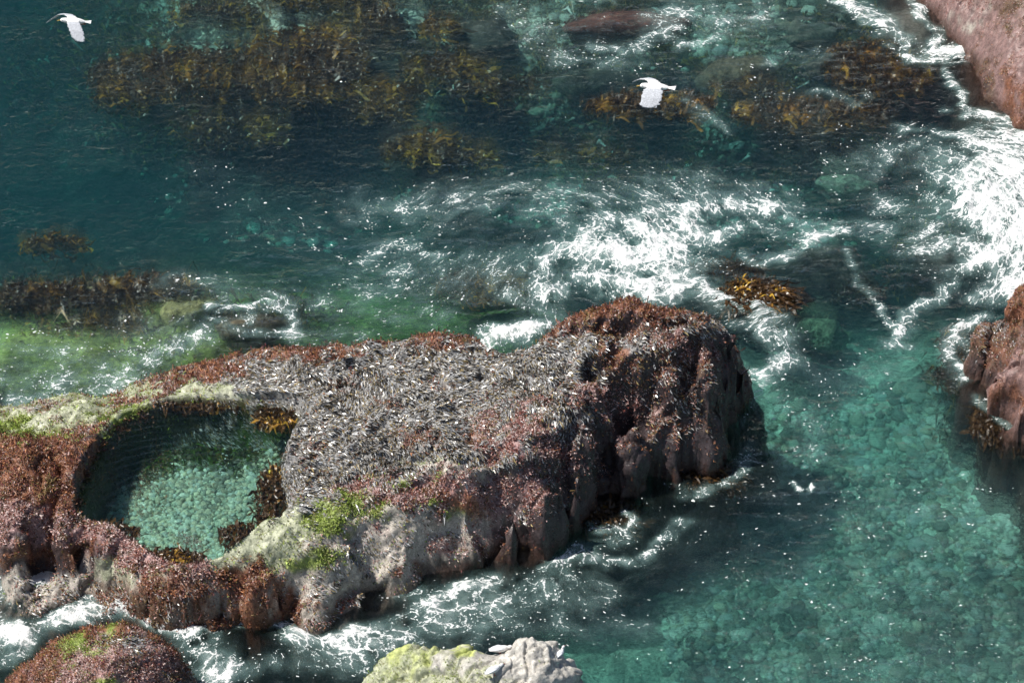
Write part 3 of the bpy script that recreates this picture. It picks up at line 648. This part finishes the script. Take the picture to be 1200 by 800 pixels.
# ------------------------------------------------------------------ kelp
from mathutils import noise as mnoise
def NZ(p): return mnoise.noise(Vector(p))
def kelp(px, py, z, rx, ry, n, ang, label, seed, gold=.5, L=.21, spread=.55, group='kelp beds under the water', hang=.0):
    g = np.random.default_rng(seed); c = W(px, py, z); fr = 'fringe' in group; sx = rx / (62 if fr else 56); sy = ry / (44 if fr else 34)
    VV, FF, CC = [], [], []; m = 0; n = int(n * 3.6); sx_ = 1.2
    for k in range(n):
        r = math.sqrt(g.random()); th = g.uniform(0, 6.283)
        b = np.array([sx * r * math.cos(th), sy * r * math.sin(th), (.09 if fr and hang == 0 and z < .5 else .03 if fr else .18) * (1 - r * r) + g.normal() * (.02 if fr else .06)])
        a = ang + g.normal() * spread; l = L * math.exp(.35 * g.normal()); w_ = (.034 if L < .22 and hang == 0 and z < -.15 else .022) * math.exp(.3 * g.normal())
        roll = g.normal() * .7; ph = g.uniform(0, 6.28); bend = g.normal() * .9
        seg = 5; pts = []; p = b.copy(); aa = a
        for s in range(seg + 1):
            t = s / seg
            pts.append(p + np.array([0, 0, .03 * math.sin(ph + 7 * t)]))
            aa += bend / seg
            st = l / seg
            p = p + np.array([math.cos(aa) * st, math.sin(aa) * st, .03 * math.cos(ph + 5 * t) - hang * st])
        for s, q in enumerate(pts):
            t = s / seg; ww = w_ * (.35 + 1.3 * t * (1.35 - t)) if s < seg else .006
            sd_ = np.array([-math.sin(a) * math.cos(roll), math.cos(a) * math.cos(roll), math.sin(roll) + .3 * math.sin(ph + 9 * t)])
            VV += [q + sd_ * ww, q - sd_ * ww]
        f = np.array([[m + 2 * s, m + 2 * s + 1, m + 2 * s + 3, m + 2 * s + 2] for s in range(seg)]); FF.append(f); m += 2 * (seg + 1)
        tone = g.random() * .5 + .55 * (.5 + 1.1 * float(NZ(b * 2.6 + seed)))
        base = np.array((.55, .34, .05)) if tone < gold * .42 else np.array((.33, .17, .03)) if tone < gold else np.array((.075, .04, .015))
        CC.append(np.tile(base * math.exp(.3 * g.normal()), (2 * (seg + 1), 1)))
    return link('kelp_bed', mesh('kelp_bed', np.array(VV), np.concatenate(FF), True, np.concatenate(CC)), M_KELP, label=label, cat='kelp', group=group, loc=c)
KE = [(210,92,-1.0,95,30,420,.1,'wide golden brown kelp bed just below and right of the left gull',.5),
 (350,80,-.9,65,48,420,.2,'thick dark kelp bed at top left, between pale sand patches',.5),
 (140,120,-1.2,30,15,70,.1,'thin brown kelp tuft at the left end of the wide kelp bed',.45),
 (265,155,-1.6,60,22,130,.0,'faint olive kelp bed deep below the two thick kelp beds',.45),
 (250,22,-1.2,50,8,70,.3,'sparse brown kelp strands above the wide kelp bed',.4),
 (385,5,-1.0,70,9,120,.1,'golden kelp bed cut by the top edge of the picture',.6),
 (440,32,-1.0,24,16,60,.5,'small brown kelp tuft on pale sand near the top edge',.5),
 (510,37,-.9,20,7,50,.1,'small bright golden kelp tuft on pale sand near the top edge',.8),
 (515,85,-1.1,45,14,130,.1,'golden kelp bed in the centre of the top area',.6),
 (450,115,-1.2,40,14,90,-.1,'olive gold kelp strands right of the thick dark kelp bed',.55),
 (580,110,-1.2,50,9,90,.05,'low golden kelp strip under the rippled water at top centre',.55),
 (440,138,-1.3,35,7,60,0,'short golden kelp strip above the dark deep water',.6),
 (490,180,-1.2,40,16,130,.3,'reddish kelp bed with golden tips on a dark boulder',.45),
 (545,190,-1.5,30,9,50,.1,'few golden kelp tips right of the reddish kelp bed',.6),
 (680,190,-1.6,50,8,50,.1,'scattered kelp strands deep under the speckled foam',.4),
 (745,128,-.6,55,11,170,.1,'dark orange kelp bed behind the right-hand gull',.5),
 (810,128,-.5,18,12,50,.4,'little orange kelp tuft right of the right-hand gull',.6),
 (1025,80,-.5,55,32,260,-.6,'thick orange brown kelp bed left of the top right slab',.5),
 (945,138,-.6,75,16,260,.15,'long orange kelp bed lying flat in the right half',.5),
 (975,180,-1.6,30,10,50,.1,'faint kelp tips below the long orange kelp bed',.5),
 (870,108,-.9,40,7,60,-.2,'kelp fringe along the foot of the brown angular boulder',.45),
 (560,340,-.8,42,14,160,-.15,'rusty kelp bed behind the saddle of the main outcrop',.55),
 (58,292,-1.2,32,6,60,.1,'small yellow kelp tuft in dark water at the left edge',.65),
 (60,352,-.8,70,12,170,.1,'brown kelp band along the outer edge of the green shelf',.35),
 (165,340,-.7,50,8,90,.1,'brown kelp strip above the yellowish stone by the green shelf',.4)]
for k, a in enumerate(KE):
    kelp(a[0], a[1], a[2] * .8, a[3] * 1.15, a[4], a[5], a[6], a[7], 800 + k, a[8] * .8)
KR = [(880,350,.03,44,22,300,-.5,'orange kelp streaming in the foam off the right tip of the main outcrop',.6),
 (845,318,-.1,40,9,70,0,'small orange kelp strip in the foam right behind the main outcrop',.55),
 (705,606,-.02,34,14,130,-.4,'brown kelp fringe in the foam below the dark front face of the outcrop',.45),
 (820,560,-.02,40,14,150,.2,'orange kelp fringe at the foot of the lower right lobe of the outcrop',.55),
 (1128,405,-.08,28,26,140,-.8,'orange kelp in the foam left of the right edge rock',.6),
 (1172,497,-.1,36,24,220,-.7,'golden brown kelp fringe below the right edge rock',.6),
 (1115,440,-.4,18,20,60,-1,'thin kelp strands under water left of the right edge rock',.55),
 (1000,345,-1.0,30,10,40,0,'few rusty kelp strands over the big brown boulder in the channel',.4)]
for k, a in enumerate(KR):
    kelp(a[0], a[1], a[2] - .12, a[3], a[4], a[5], a[6], a[7], 900 + k, a[8] * .32, .24, .8, 'kelp fringes round the rocks')
KP = [(195,655,.985,34,8,110,-.2,'golden kelp fringe on the front lip of the tide pool',.65),
 (318,590,.97,14,36,130,1.8,'brown kelp fringe along the right side of the tide pool',.5),
 (285,630,.98,26,12,80,.6,'dark kelp fringe at the lower right corner of the tide pool',.5),
 (330,490,.95,22,14,90,2.6,'yellow kelp strands trailing in the upper right corner of the tide pool',.7),
 (230,475,.96,50,6,90,-.2,'brown kelp fringe along the far side of the tide pool',.4),
 (130,625,1.0,26,7,60,.3,'dark kelp fringe at the lower left corner of the tide pool',.35)]
for k, a in enumerate(KP):
    kelp(a[0], a[1], a[2] - .11, a[3], a[4], a[5], a[6], a[7], 950 + k, a[8] * .45, .15, .9, 'kelp fringes in the tide pool')

# low weed growing all over the shallow bed: nobody could count it
bx, by = proj(seaV)
region = np.zeros(len(seaV))
for a in [(420,95,340,95,1.2),(640,140,200,60,.9),(950,110,150,80,1),(700,40,120,50,.6),(120,360,140,26,.8),(560,335,80,22,.8),(1120,320,80,60,.5),(1120,460,40,50,.8),(930,340,90,40,.4),(550,190,330,50,.75),(850,200,150,30,.5),(250,380,120,30,.5)]:
    region = np.maximum(region, a[4] * np.exp(-(((bx - a[0]) / a[2]) ** 2 + ((by - a[1]) / a[3]) ** 2) ** 2))
region *= sstep(-.12, .3, noise(seaV * np.array([.7, 1.3, 1]), 1.1, 77) + .5 * noise(seaV, 3, 78)) + .03
v, f, c = blades(seaV, seaF, None, 60000, lambda fc, F: region[F].mean(1) + 1e-9, .20, .055, .5, .45,
                 pal((.04,.025,.01),(.08,.05,.018),(.05,.04,.018),(.17,.10,.025),(.10,.08,.025),(.34,.21,.04)), 60, -9)
link('seaweed_cover', mesh('seaweed_cover', v, f, True, c), M_KELP, seabed, 'stuff')

# ------------------------------------------------------------------ the sea, its foam, the pool water
STROKES = [([(934,567),(940,572)],4,1.3),([(955,570),(957,574)],3,1.1),  # polyline, half width in px, density; painted water glints are among them
 ([(740,300),(780,290)],48,1.15),([(690,320),(760,335),(830,340)],24,.85),([(640,340),(650,305),(690,270),(760,250),(860,240),(905,238)],20,.78),
 ([(760,345),(830,345),(885,355),(918,388),(918,420),(895,438)],15,.8),([(560,402),(600,392),(645,386)],15,.95),([(600,340),(650,370),(660,380)],16,.7),
 ([(880,300),(930,292),(985,270)],9,.72),([(800,275),(900,270),(960,290)],14,.62),([(420,245),(500,250),(560,240)],30,.48),([(500,235),(600,220),(680,230)],24,.48),([(430,300),(480,290),(520,305)],10,.6),
 ([(440,330),(520,320),(600,310)],40,.5),([(640,250),(720,230),(820,220)],30,.55),([(850,225),(900,235),(940,260)],22,.55),
 ([(955,270),(990,262),(1040,275)],12,.62),([(990,300),(1006,335),(1040,362),(1062,385)],6,.68),([(1062,385),(1075,350),(1060,385),(1040,408)],8,.7),([(1045,405),(1060,410)],10,.7),
 ([(1060,385),(1110,330),(1160,300)],12,.72),([(1080,290),(1140,290),(1200,300)],28,.68),([(1190,180),(1185,250),(1200,300)],44,1.15),([(1150,175),(1165,240)],24,.95),([(1140,225),(1180,260)],25,1.0),
 ([(1195,300),(1195,340)],20,.95),([(1150,350),(1180,340)],20,.75),([(980,0),(1020,20),(1055,60),(1090,70),(1125,62)],11,.92),([(1000,5),(1040,30)],14,.8),([(1070,0),(1088,35),(1098,60)],7,.92),([(1100,40),(1130,35),(1145,48),(1130,65)],6,.8),
 ([(1125,60),(1110,85),(1125,120),(1115,125),(1140,135),(1190,140)],7,.88),([(1180,145),(1120,160),(1060,150)],9,.66),([(1020,190),(1060,170),(1110,190),(1100,230)],26,.55),([(1100,200),(1140,230)],25,.55),
 ([(1040,240),(1100,270),(1140,250)],26,.58),([(770,25),(800,10),(850,30),(900,15)],16,.66),([(800,50),(840,50)],10,.7),([(600,15),(630,40),(660,70)],18,.5),([(690,55),(740,58),(790,38)],9,.7),([(660,70),(700,75),(740,75)],10,.5),
 ([(680,0),(720,0)],6,.9),([(900,75),(960,60)],10,.5),([(800,115),(830,135),(850,150)],8,.55),([(950,110),(1000,118),(1020,110)],7,.55),
 ([(-40,690),(30,684),(90,682)],26,1.15),([(100,715),(170,728),(230,738)],12,.95),([(90,690),(150,712)],14,.8),([(-60,740),(20,745),(90,728),(200,718),(300,722)],13,1.0),([(0,770),(30,745)],14,.95),([(225,735),(240,760),(260,790)],26,.85),([(290,720),(340,742),(400,748),(450,738)],13,.9),([(0,715),(60,705),(120,715)],14,.7),
 ([(380,760),(440,760),(520,725),(600,695),(650,680)],26,.62),([(450,735),(510,705),(570,680)],12,.75),([(250,790),(330,770),(420,780)],20,.5),
 ([(665,650),(710,662),(760,655),(790,635),(800,610)],9,.74),([(640,660),(700,640),(745,628)],12,.62),([(690,620),(735,625),(745,610),(735,598)],7,.8),([(800,575),(850,565),(885,530)],10,.62),([(840,480),(870,495)],12,.55),
 ([(900,430),(890,470)],10,.55),([(930,430),(980,450),(1040,430)],30,.36),([(920,480),(960,500),(950,530)],22,.36),
 ([(-20,445),(60,452),(140,440),(200,415),(240,395)],18,.55),([(20,470),(100,462),(170,440)],12,.72),([(200,330),(260,335),(330,345)],16,.5),([(250,360),(300,355),(335,365),(348,390)],7,.8),([(240,375),(290,385),(340,392)],9,.66),([(265,345),(300,372)],7,.6),
 ([(0,400),(100,410),(200,385)],30,.38),([(420,770),(520,745),(620,720),(700,690)],30,.5),([(560,690),(640,730),(760,740)],25,.42),([(0,660),(60,655),(110,672)],12,.9),([(20,430),(120,430),(210,395)],22,.42),([(330,350),(420,360),(520,375)],26,.42),([(340,400),(430,390)],14,.45),  # the two strokes low in front paint sky glints as white flecks
 ([(1105,420),(1115,390),(1150,372)],9,.8),([(1105,425),(1130,440),(1150,435)],9,.85),([(1150,465),(1165,490),(1190,505)],6,.7),([(1120,400),(1145,415)],14,.6),
 ([(800,640),(1000,700),(1200,760)],85,.235),([(930,560),(1000,600),(1180,600)],70,.24),([(850,790),(1200,790)],60,.27),([(700,60),(900,110),(1000,200)],60,.22),([(250,220),(400,300),(650,300)],50,.24),([(470,690),(560,720)],20,.55),  # faint broad strokes: sparkles painted on the water as white flecks
 ([(850,375),(890,380),(905,400)],14,.6),([(700,345),(780,352)],12,.85)]
CHOP = [(270,360,130,40,.75),(430,330,130,60,.7),(560,720,140,45,.9),(1030,700,260,120,.9),(950,520,120,70,.5),(700,300,160,80,.8),(900,250,200,60,.7),(1100,300,120,120,.7),(100,430,150,40,.85),(800,40,150,60,.6),
        (1050,60,120,60,.6),(330,760,160,40,.9),(700,700,90,40,.55),(560,250,150,50,.65),(850,560,60,60,.5),(450,60,160,60,.38)]
xs = axis(-11.6, 11.6, .05, 140); ys = axis(-8.6, 12.2, .05, 140)
X, Y = np.meshgrid(xs, ys); xy = np.stack([X.ravel(), Y.ravel()], 1); p3 = np.column_stack([xy, 0 * xy[:, 0]])
px, py = proj(p3)
chop = np.full(len(xy), .25)
for a in CHOP: chop += (a[4] - .3) * np.exp(-((px - a[0]) / a[2]) ** 2 - ((py - a[1]) / a[3]) ** 2)
chop = np.clip(chop * (1 + .5 * noise(p3, .8, 904)), .15, 1)
near = np.exp(-(np.maximum(np.abs(xy[:, 0]) - 12, 0) + np.maximum(np.abs(xy[:, 1] - 2) - 11, 0)))
an = p3 * np.array([.7, 1.5, 1])
wave = (.030 * fbm(an, .55, 2, 901) + chop * (.050 * noise(an, 1.5, 902) + .024 * noise(an, 3.6, 903))) * near
surge = np.exp(-((px - 10) / 95) ** 2 - ((py - 700) / 30) ** 2); wave += .22 * surge * (1 + .3 * noise(p3, 2, 911))
# density of foam, painted glints included
den = np.zeros(len(xy)); wob = np.stack([noise(p3, 1.1, 905), noise(p3, 1.1, 906)], 1) * 16 + np.stack([noise(p3, 3.2, 907), noise(p3, 3.2, 908)], 1) * 8
PX = np.stack([px, py * 1.45], 1) + wob
sel = near > .6
for pts, wd, d in STROKES:
    pts = np.array(pts, float); pts[:, 1] *= 1.45
    lo = pts.min(0) - wd * 3.2; hi = pts.max(0) + wd * 3.2
    k = np.where(sel & (PX[:, 0] > lo[0]) & (PX[:, 0] < hi[0]) & (PX[:, 1] > lo[1]) & (PX[:, 1] < hi[1]))[0]
    if not len(k): continue
    ds = np.min([seg_dist(PX[k], pts[i], pts[i + 1]) for i in range(len(pts) - 1)], 0)
    v = d * np.exp(-(ds / (wd * 1.35)) ** 2)
    den[k] = np.maximum(den[k], v) + .25 * np.minimum(den[k], v)
den = np.clip(np.where(den > .7, .7 + (den - .7) * .72, den) * (1 + .35 * noise(p3, 1.7, 909)), 0, 1.1)
# foam drifts round eddies: twisted coordinates
fl = xy.copy()
for ex, ey, rad, tw in [(745,300,2.4,.8),(905,395,1.4,-.8),(300,375,1.1,1.2),(1080,200,2.2,-1.1),(1050,380,1.6,1.0),(720,640,1.2,.9),(250,760,1.2,-1.0),(1070,50,1.2,1.2),(520,270,2.0,-.8)]:
    c = W(ex, ey, 0)[:2]; q = fl - c; r = np.hypot(q[:, 0], q[:, 1]); a = tw * np.exp(-(r / rad) ** 2)
    fl = c + np.stack([q[:, 0] * np.cos(a) - q[:, 1] * np.sin(a), q[:, 0] * np.sin(a) + q[:, 1] * np.cos(a)], 1)
flow = np.column_stack([fl * np.array([.9, 1.08]), 0 * px])
lump = np.clip(den - .66, 0, .5) * (.10 + .28 * np.abs(fbm(p3, 2.2, 3, 910)))
V = np.column_stack([xy, wave]); F = grid_faces(len(xs), len(ys))
Vs, Fs = closed(V, F, -9.0)
ch2 = np.concatenate([chop, chop])
sea = link('sea', mesh('sea', Vs, Fs, True, attrs=dict(chop=ch2)), M_SEA, kind='structure')
k = den[F].max(1) > .12
Vf = V.copy(); Vf[:, 2] += .006 + lump
Vf, Ff, dn, fw = compact(Vf, F[k], den, flow)
foam = link('sea_foam_and_glints', mesh('sea_foam_and_glints', Vf, Ff, True, attrs=dict(foam_glint_cover=dn), vattrs=dict(flow=fw)), M_FOAM, kind='stuff')

res = .03
lo = POOL.min(0) - .25; hi = POOL.max(0) + .25
gx = np.arange(lo[0], hi[0], res); gy = np.arange(lo[1], hi[1], res)
X, Y = np.meshgrid(gx, gy); xy = np.stack([X.ravel(), Y.ravel()], 1); sd = poly_sd(xy, POOL)
c = W(235, 640, POOL_Z)[:2]; r = np.hypot((xy[:, 0] - c[0]) * .8, xy[:, 1] - c[1])
p3 = np.column_stack([xy, 0 * r])
rip = .0085 * np.sin(2 * math.pi * r / .15 + 1.6 * noise(p3, .9, 3)) * sstep(.9, 2.4, r) * (.6 + .6 * noise(p3, 1.2, 4))
V = np.column_stack([xy, POOL_Z + rip]); F = grid_faces(len(gx), len(gy)); F = F[sd[F].max(1) < .07]
V, F = compact(V, F); V, F = closed(V, F, .09)
link('tide_pool_water', mesh('tide_pool_water', V, F, True), M_POOL, kind='structure')

# ------------------------------------------------------------------ gulls
def loft(bm, rings, cap=True):
    rows = [[bm.verts.new(v) for v in r] for r in rings]; n = len(rows[0])
    for a, b in zip(rows, rows[1:]):
        for i in range(n): bm.faces.new((a[i], a[(i + 1) % n], b[(i + 1) % n], b[i]))
    bm.faces.new(rows[0][::-1]); bm.faces.new(rows[-1])
def body_rings(prof, n=14):
    return [[Vector((x, ry * math.cos(t), z + rz * math.sin(t))) for t in [2 * math.pi * k / n for k in range(n)]] for x, z, ry, rz in prof]
def wing_rings(pts, n=8):
    """pts: (position, forward dir, chord, thickness)"""
    out = []
    for p, fw, ch, th, up in pts:
        p, fw, up = Vector(p), Vector(fw).normalized(), Vector(up).normalized()
        out.append([p + fw * (ch * .5 * math.cos(t)) + up * (th * .5 * math.sin(t)) for t in [2 * math.pi * k / n for k in range(n)]])
    return out
def fuse(bm, vox):
    bmesh.ops.recalc_face_normals(bm, faces=bm.faces)
    me = bpy.data.meshes.new('tmp'); bm.to_mesh(me); bm.free()
    o = bpy.data.objects.new('tmp', me); COL.objects.link(o)
    m = o.modifiers.new('r', 'REMESH'); m.mode = 'VOXEL'; m.voxel_size = vox
    s = o.modifiers.new('s', 'SMOOTH'); s.factor = .5; s.iterations = 3
    dg = bpy.context.evaluated_depsgraph_get(); r = bpy.data.meshes.new_from_object(o.evaluated_get(dg))
    bpy.data.objects.remove(o); bpy.data.meshes.remove(me)
    return r
def paint(me, fn):
    a = me.attributes.get('Col') or me.attributes.new('Col', 'FLOAT_COLOR', 'POINT')
    v = np.empty(len(me.vertices) * 3, np.float32); me.vertices.foreach_get('co', v); v = v.reshape(-1, 3)
    c = np.ones((len(v), 4), np.float32); c[:, :3] = fn(v); a.data.foreach_set('color', c.ravel())
    me.polygons.foreach_set('use_smooth', np.ones(len(me.polygons), bool))
def cone_part(name, p0, p1, r0, r1, col, parent):
    bm = bmesh.new(); p0, p1 = Vector(p0), Vector(p1); d = (p1 - p0).normalized(); s = d.orthogonal().normalized(); u = d.cross(s)
    ring = lambda p, r: [p + s * r * math.cos(t) + u * r * math.sin(t) for t in [k * math.pi / 4 for k in range(8)]]
    mid = p0.lerp(p1, .6); loft(bm, [ring(p0, r0), ring(mid, r0 * .45 + r1 * .55), ring(p1, r1)])
    me = bpy.data.meshes.new(name); bm.to_mesh(me); bm.free(); paint(me, lambda v: np.tile(col, (len(v), 1)))
    return link(name, me, M_BEAK, parent)
def eye_parts(parent, x, y, z):
    for s in (-1, 1):
        bm = bmesh.new(); bmesh.ops.create_icosphere(bm, subdivisions=1, radius=.006)
        me = bpy.data.meshes.new('eye'); bm.to_mesh(me); bm.free(); paint(me, lambda v: np.tile((.02, .015, .01), (len(v), 1)))
        link('eye', me, M_BEAK, parent, loc=(x, s * y, z))
WHITE = np.array((.74, .74, .74))
def standing_gull(loc, heading, label, tilt=0, neck='low', scale=1.0):
    root = bpy.data.objects.new('gull', None); COL.objects.link(root); root.location = loc
    root.rotation_euler = (0, tilt, heading); root.scale = (scale,) * 3
    root['label'] = label; root['category'] = 'gull'; root['group'] = 'gulls resting on the pale rock'
    bm = bmesh.new()
    hx, hz = {'low': (.19, .17), 'up': (.135, .27), 'mid': (.16, .215)}[neck]
    loft(bm, body_rings([(-.23, .125, .012, .006), (-.17, .135, .035, .018), (-.09, .145, .062, .048), (0, .145, .074, .066), (.07, .15, .07, .066), (.12, .16, .048, .052), (.15, .17, .03, .03)]))
    nk = [((.09 + (hx - .09) * t, .155 + (hz - .155) * t)) for t in (0, .35, .7, 1)]
    rings = []
    for (x, z), r in zip(nk, (.055, .043, .036, .036)):
        rings.append([Vector((x + r * .8 * math.sin(t) * -.4, r * math.cos(t), z + r * math.sin(t) * .9)) for t in [2 * math.pi * k / 12 for k in range(12)]])
    loft(bm, rings)
    hd = bmesh.ops.create_uvsphere(bm, u_segments=12, v_segments=8, radius=.042)['verts']
    for v in hd: v.co = Vector((v.co.x * 1.15 + hx + .012, v.co.y * .9, v.co.z * .95 + hz + .006))
    for s in (-1, 1):
        loft(bm, wing_rings([((.06, s * .055, .165), (1, 0, -.1), .05, .02, (0, s, .4)), ((-.02, s * .07, .17), (0, 0, 1), .07, .025, (0, s, .2)), ((-.13, s * .055, .16), (0, 0, 1), .05, .02, (0, s, .2)), ((-.27, s * .02, .145), (0, 0, 1), .015, .01, (0, s, .2))]))
    me = fuse(bm, .011)
    def col(v):
        c = np.tile(WHITE, (len(v), 1)); back = sstep(.15, .18, v[:, 2]) * sstep(.10, .05, v[:, 0]) 
        c = c * (1 - back)[:, None] + np.array((.6, .62, .65)) * back[:, None]
        tip = sstep(-.2, -.235, v[:, 0]); return c * (1 - tip)[:, None] + np.array((.25, .25, .26)) * tip[:, None]
    paint(me, col); link('body', me, M_BIRD, root)
    cone_part('beak', (hx + .052, 0, hz + .003), (hx + .105, 0, hz - .008), .011, .003, (.35, .05, .03), root)
    eye_parts(root, hx + .035, .034, hz + .016)
    for s in (-1, 1):
        lg = cone_part('leg', (0.0, s * .03, .1), (.005, s * .032, .0), .009, .006, (.3, .05, .03), root)
        cone_part('foot', (-.005, s * .032, .006), (.05, s * .036, .004), .008, .014, (.3, .05, .03), lg)
    return root
def flying_gull(loc, eul, label, near_w, far_w, scale=1.0):
    """x forward, y left (far side), wings given as chains of joints"""
    root = bpy.data.objects.new('gull', None); COL.objects.link(root); root.location = loc
    root.rotation_euler = eul; root.scale = (scale,) * 3
    root['label'] = label; root['category'] = 'gull'; root['group'] = 'gulls flying over the sea'
    bm = bmesh.new()
    loft(bm, body_rings([(-.15, .0, .03, .02), (-.09, .0, .048, .042), (0, 0, .062, .06), (.08, .0, .058, .056), (.14, .004, .042, .044), (.18, .008, .037, .037), (.215, .008, .03, .03), (.235, .004, .012, .012)]))
    loft(bm, wing_rings([((-.13, 0, .002), (0, 1, 0), .05, .02, (0, 0, 1)), ((-.2, 0, .002), (0, 1, 0), .10, .014, (0, 0, 1)), ((-.255, 0, 0), (0, 1, 0), .14, .012, (0, 0, 1))]))
    for chain in (near_w, far_w): loft(bm, wing_rings(chain))
    me = fuse(bm, .011)
    def col(v):
        c = np.tile(WHITE, (len(v), 1)); wing = sstep(.06, .12, np.abs(v[:, 1]) + np.maximum(-v[:, 2] - .05, 0))
        c = c * (1 - wing)[:, None] + np.array((.44, .46, .50)) * wing[:, None]; return c
    paint(me, col); link('body', me, M_BIRD, root)
    cone_part('beak', (.225, 0, .003), (.285, 0, -.01), .012, .003, (.45, .3, .06), root)
    eye_parts(root, .195, .033, .018)
    for s in (-1, 1): cone_part('leg', (-.08, s * .02, -.04), (-.17, s * .02, -.035), .007, .005, (.3, .08, .04), root)
    return root
def on_rock(V, px, py):
    qx, qy = proj(V); k = np.argsort((qx - px) ** 2 + (qy - py) ** 2)[:25]
    k = [i for i in k if np.hypot(qx[i] - px, qy[i] - py) < 3] or [k[0]]; k = min(k, key=lambda i: V[i, 1])
    near = np.hypot(V[:, 0] - V[k, 0], V[:, 1] - V[k, 1]) < .05
    return np.array([V[k, 0], V[k, 1], V[near, 2].mean()])
standing_gull(on_rock(pV, 584, 760), R(15), 'white gull with arched back, upper of two gulls on the pale rock', .12, 'low', .78)
standing_gull(on_rock(pV, 577, 788), R(38), 'white gull crouched on pale rock, the lower of the two gulls on the left', .1, 'low', .74)
standing_gull(on_rock(pV, 658, 764), R(50), 'small white gull standing alone at the right end of the pale rock', 0, 'up', .62)

U = (0, 0, 1)
# gull at top left: flies to the left, near wing hangs towards the camera, far wing reaches ahead
flying_gull(W(88, 25, 8.0), (R(8), R(-4), R(180)), 'white gull in flight at the top left, one wing hanging down',
  [((.03, .05, .02), (1, 0, 0), .20, .028, (0, 0, 1)), ((.0, .16, .02), (1, 0, 0), .24, .022, (0, .2, 1)), ((-.05, .26, -.05), (1, -.1, 0), .26, .018, (0, .6, 1)), ((-.09, .33, -.14), (1, -.15, 0), .25, .014, (0, .6, 1)), ((-.11, .36, -.18), (1, -.2, 0), .17, .012, (0, .6, 1))],
  [((.03, -.05, .02), (1, 0, 0), .18, .028, (0, 0, 1)), ((.12, -.14, .04), (1, .1, 0), .17, .022, (0, 0, 1)), ((.25, -.22, .0), (.9, .5, 0), .14, .018, (0, 0, 1)), ((.40, -.26, -.12), (.8, .6, 0), .10, .014, (0, 0, 1)), ((.50, -.27, -.20), (.8, .6, 0), .03, .012, (0, 0, 1))], .97)
flying_gull(W(770, 102, 8.0), (R(6), R(4), R(168)), 'white gull in flight right of centre near the top, over orange kelp',
  [((.03, .05, .02), (1, 0, 0), .22, .028, (0, 0, 1)), ((.03, .14, .01), (1, 0, 0), .30, .022, (0, .3, 1)), ((.04, .22, -.05), (1, 0, 0), .32, .018, (0, .7, 1)), ((.05, .28, -.12), (1, .05, 0), .31, .014, (0, .7, 1)), ((.055, .31, -.16), (1, .1, 0), .22, .012, (0, .7, 1))],
  [((.03, -.05, .02), (1, 0, 0), .2, .028, (0, 0, 1)), ((.1, -.1, .05), (1, .1, 0), .2, .022, (0, 0, 1)), ((.2, -.14, .04), (.9, .4, 0), .19, .018, (0, 0, 1)), ((.3, -.15, .0), (.8, .6, 0), .16, .014, (0, 0, 1)), ((.36, -.14, -.03), (.7, .8, 0), .07, .012, (0, 0, 1))], 1.1)
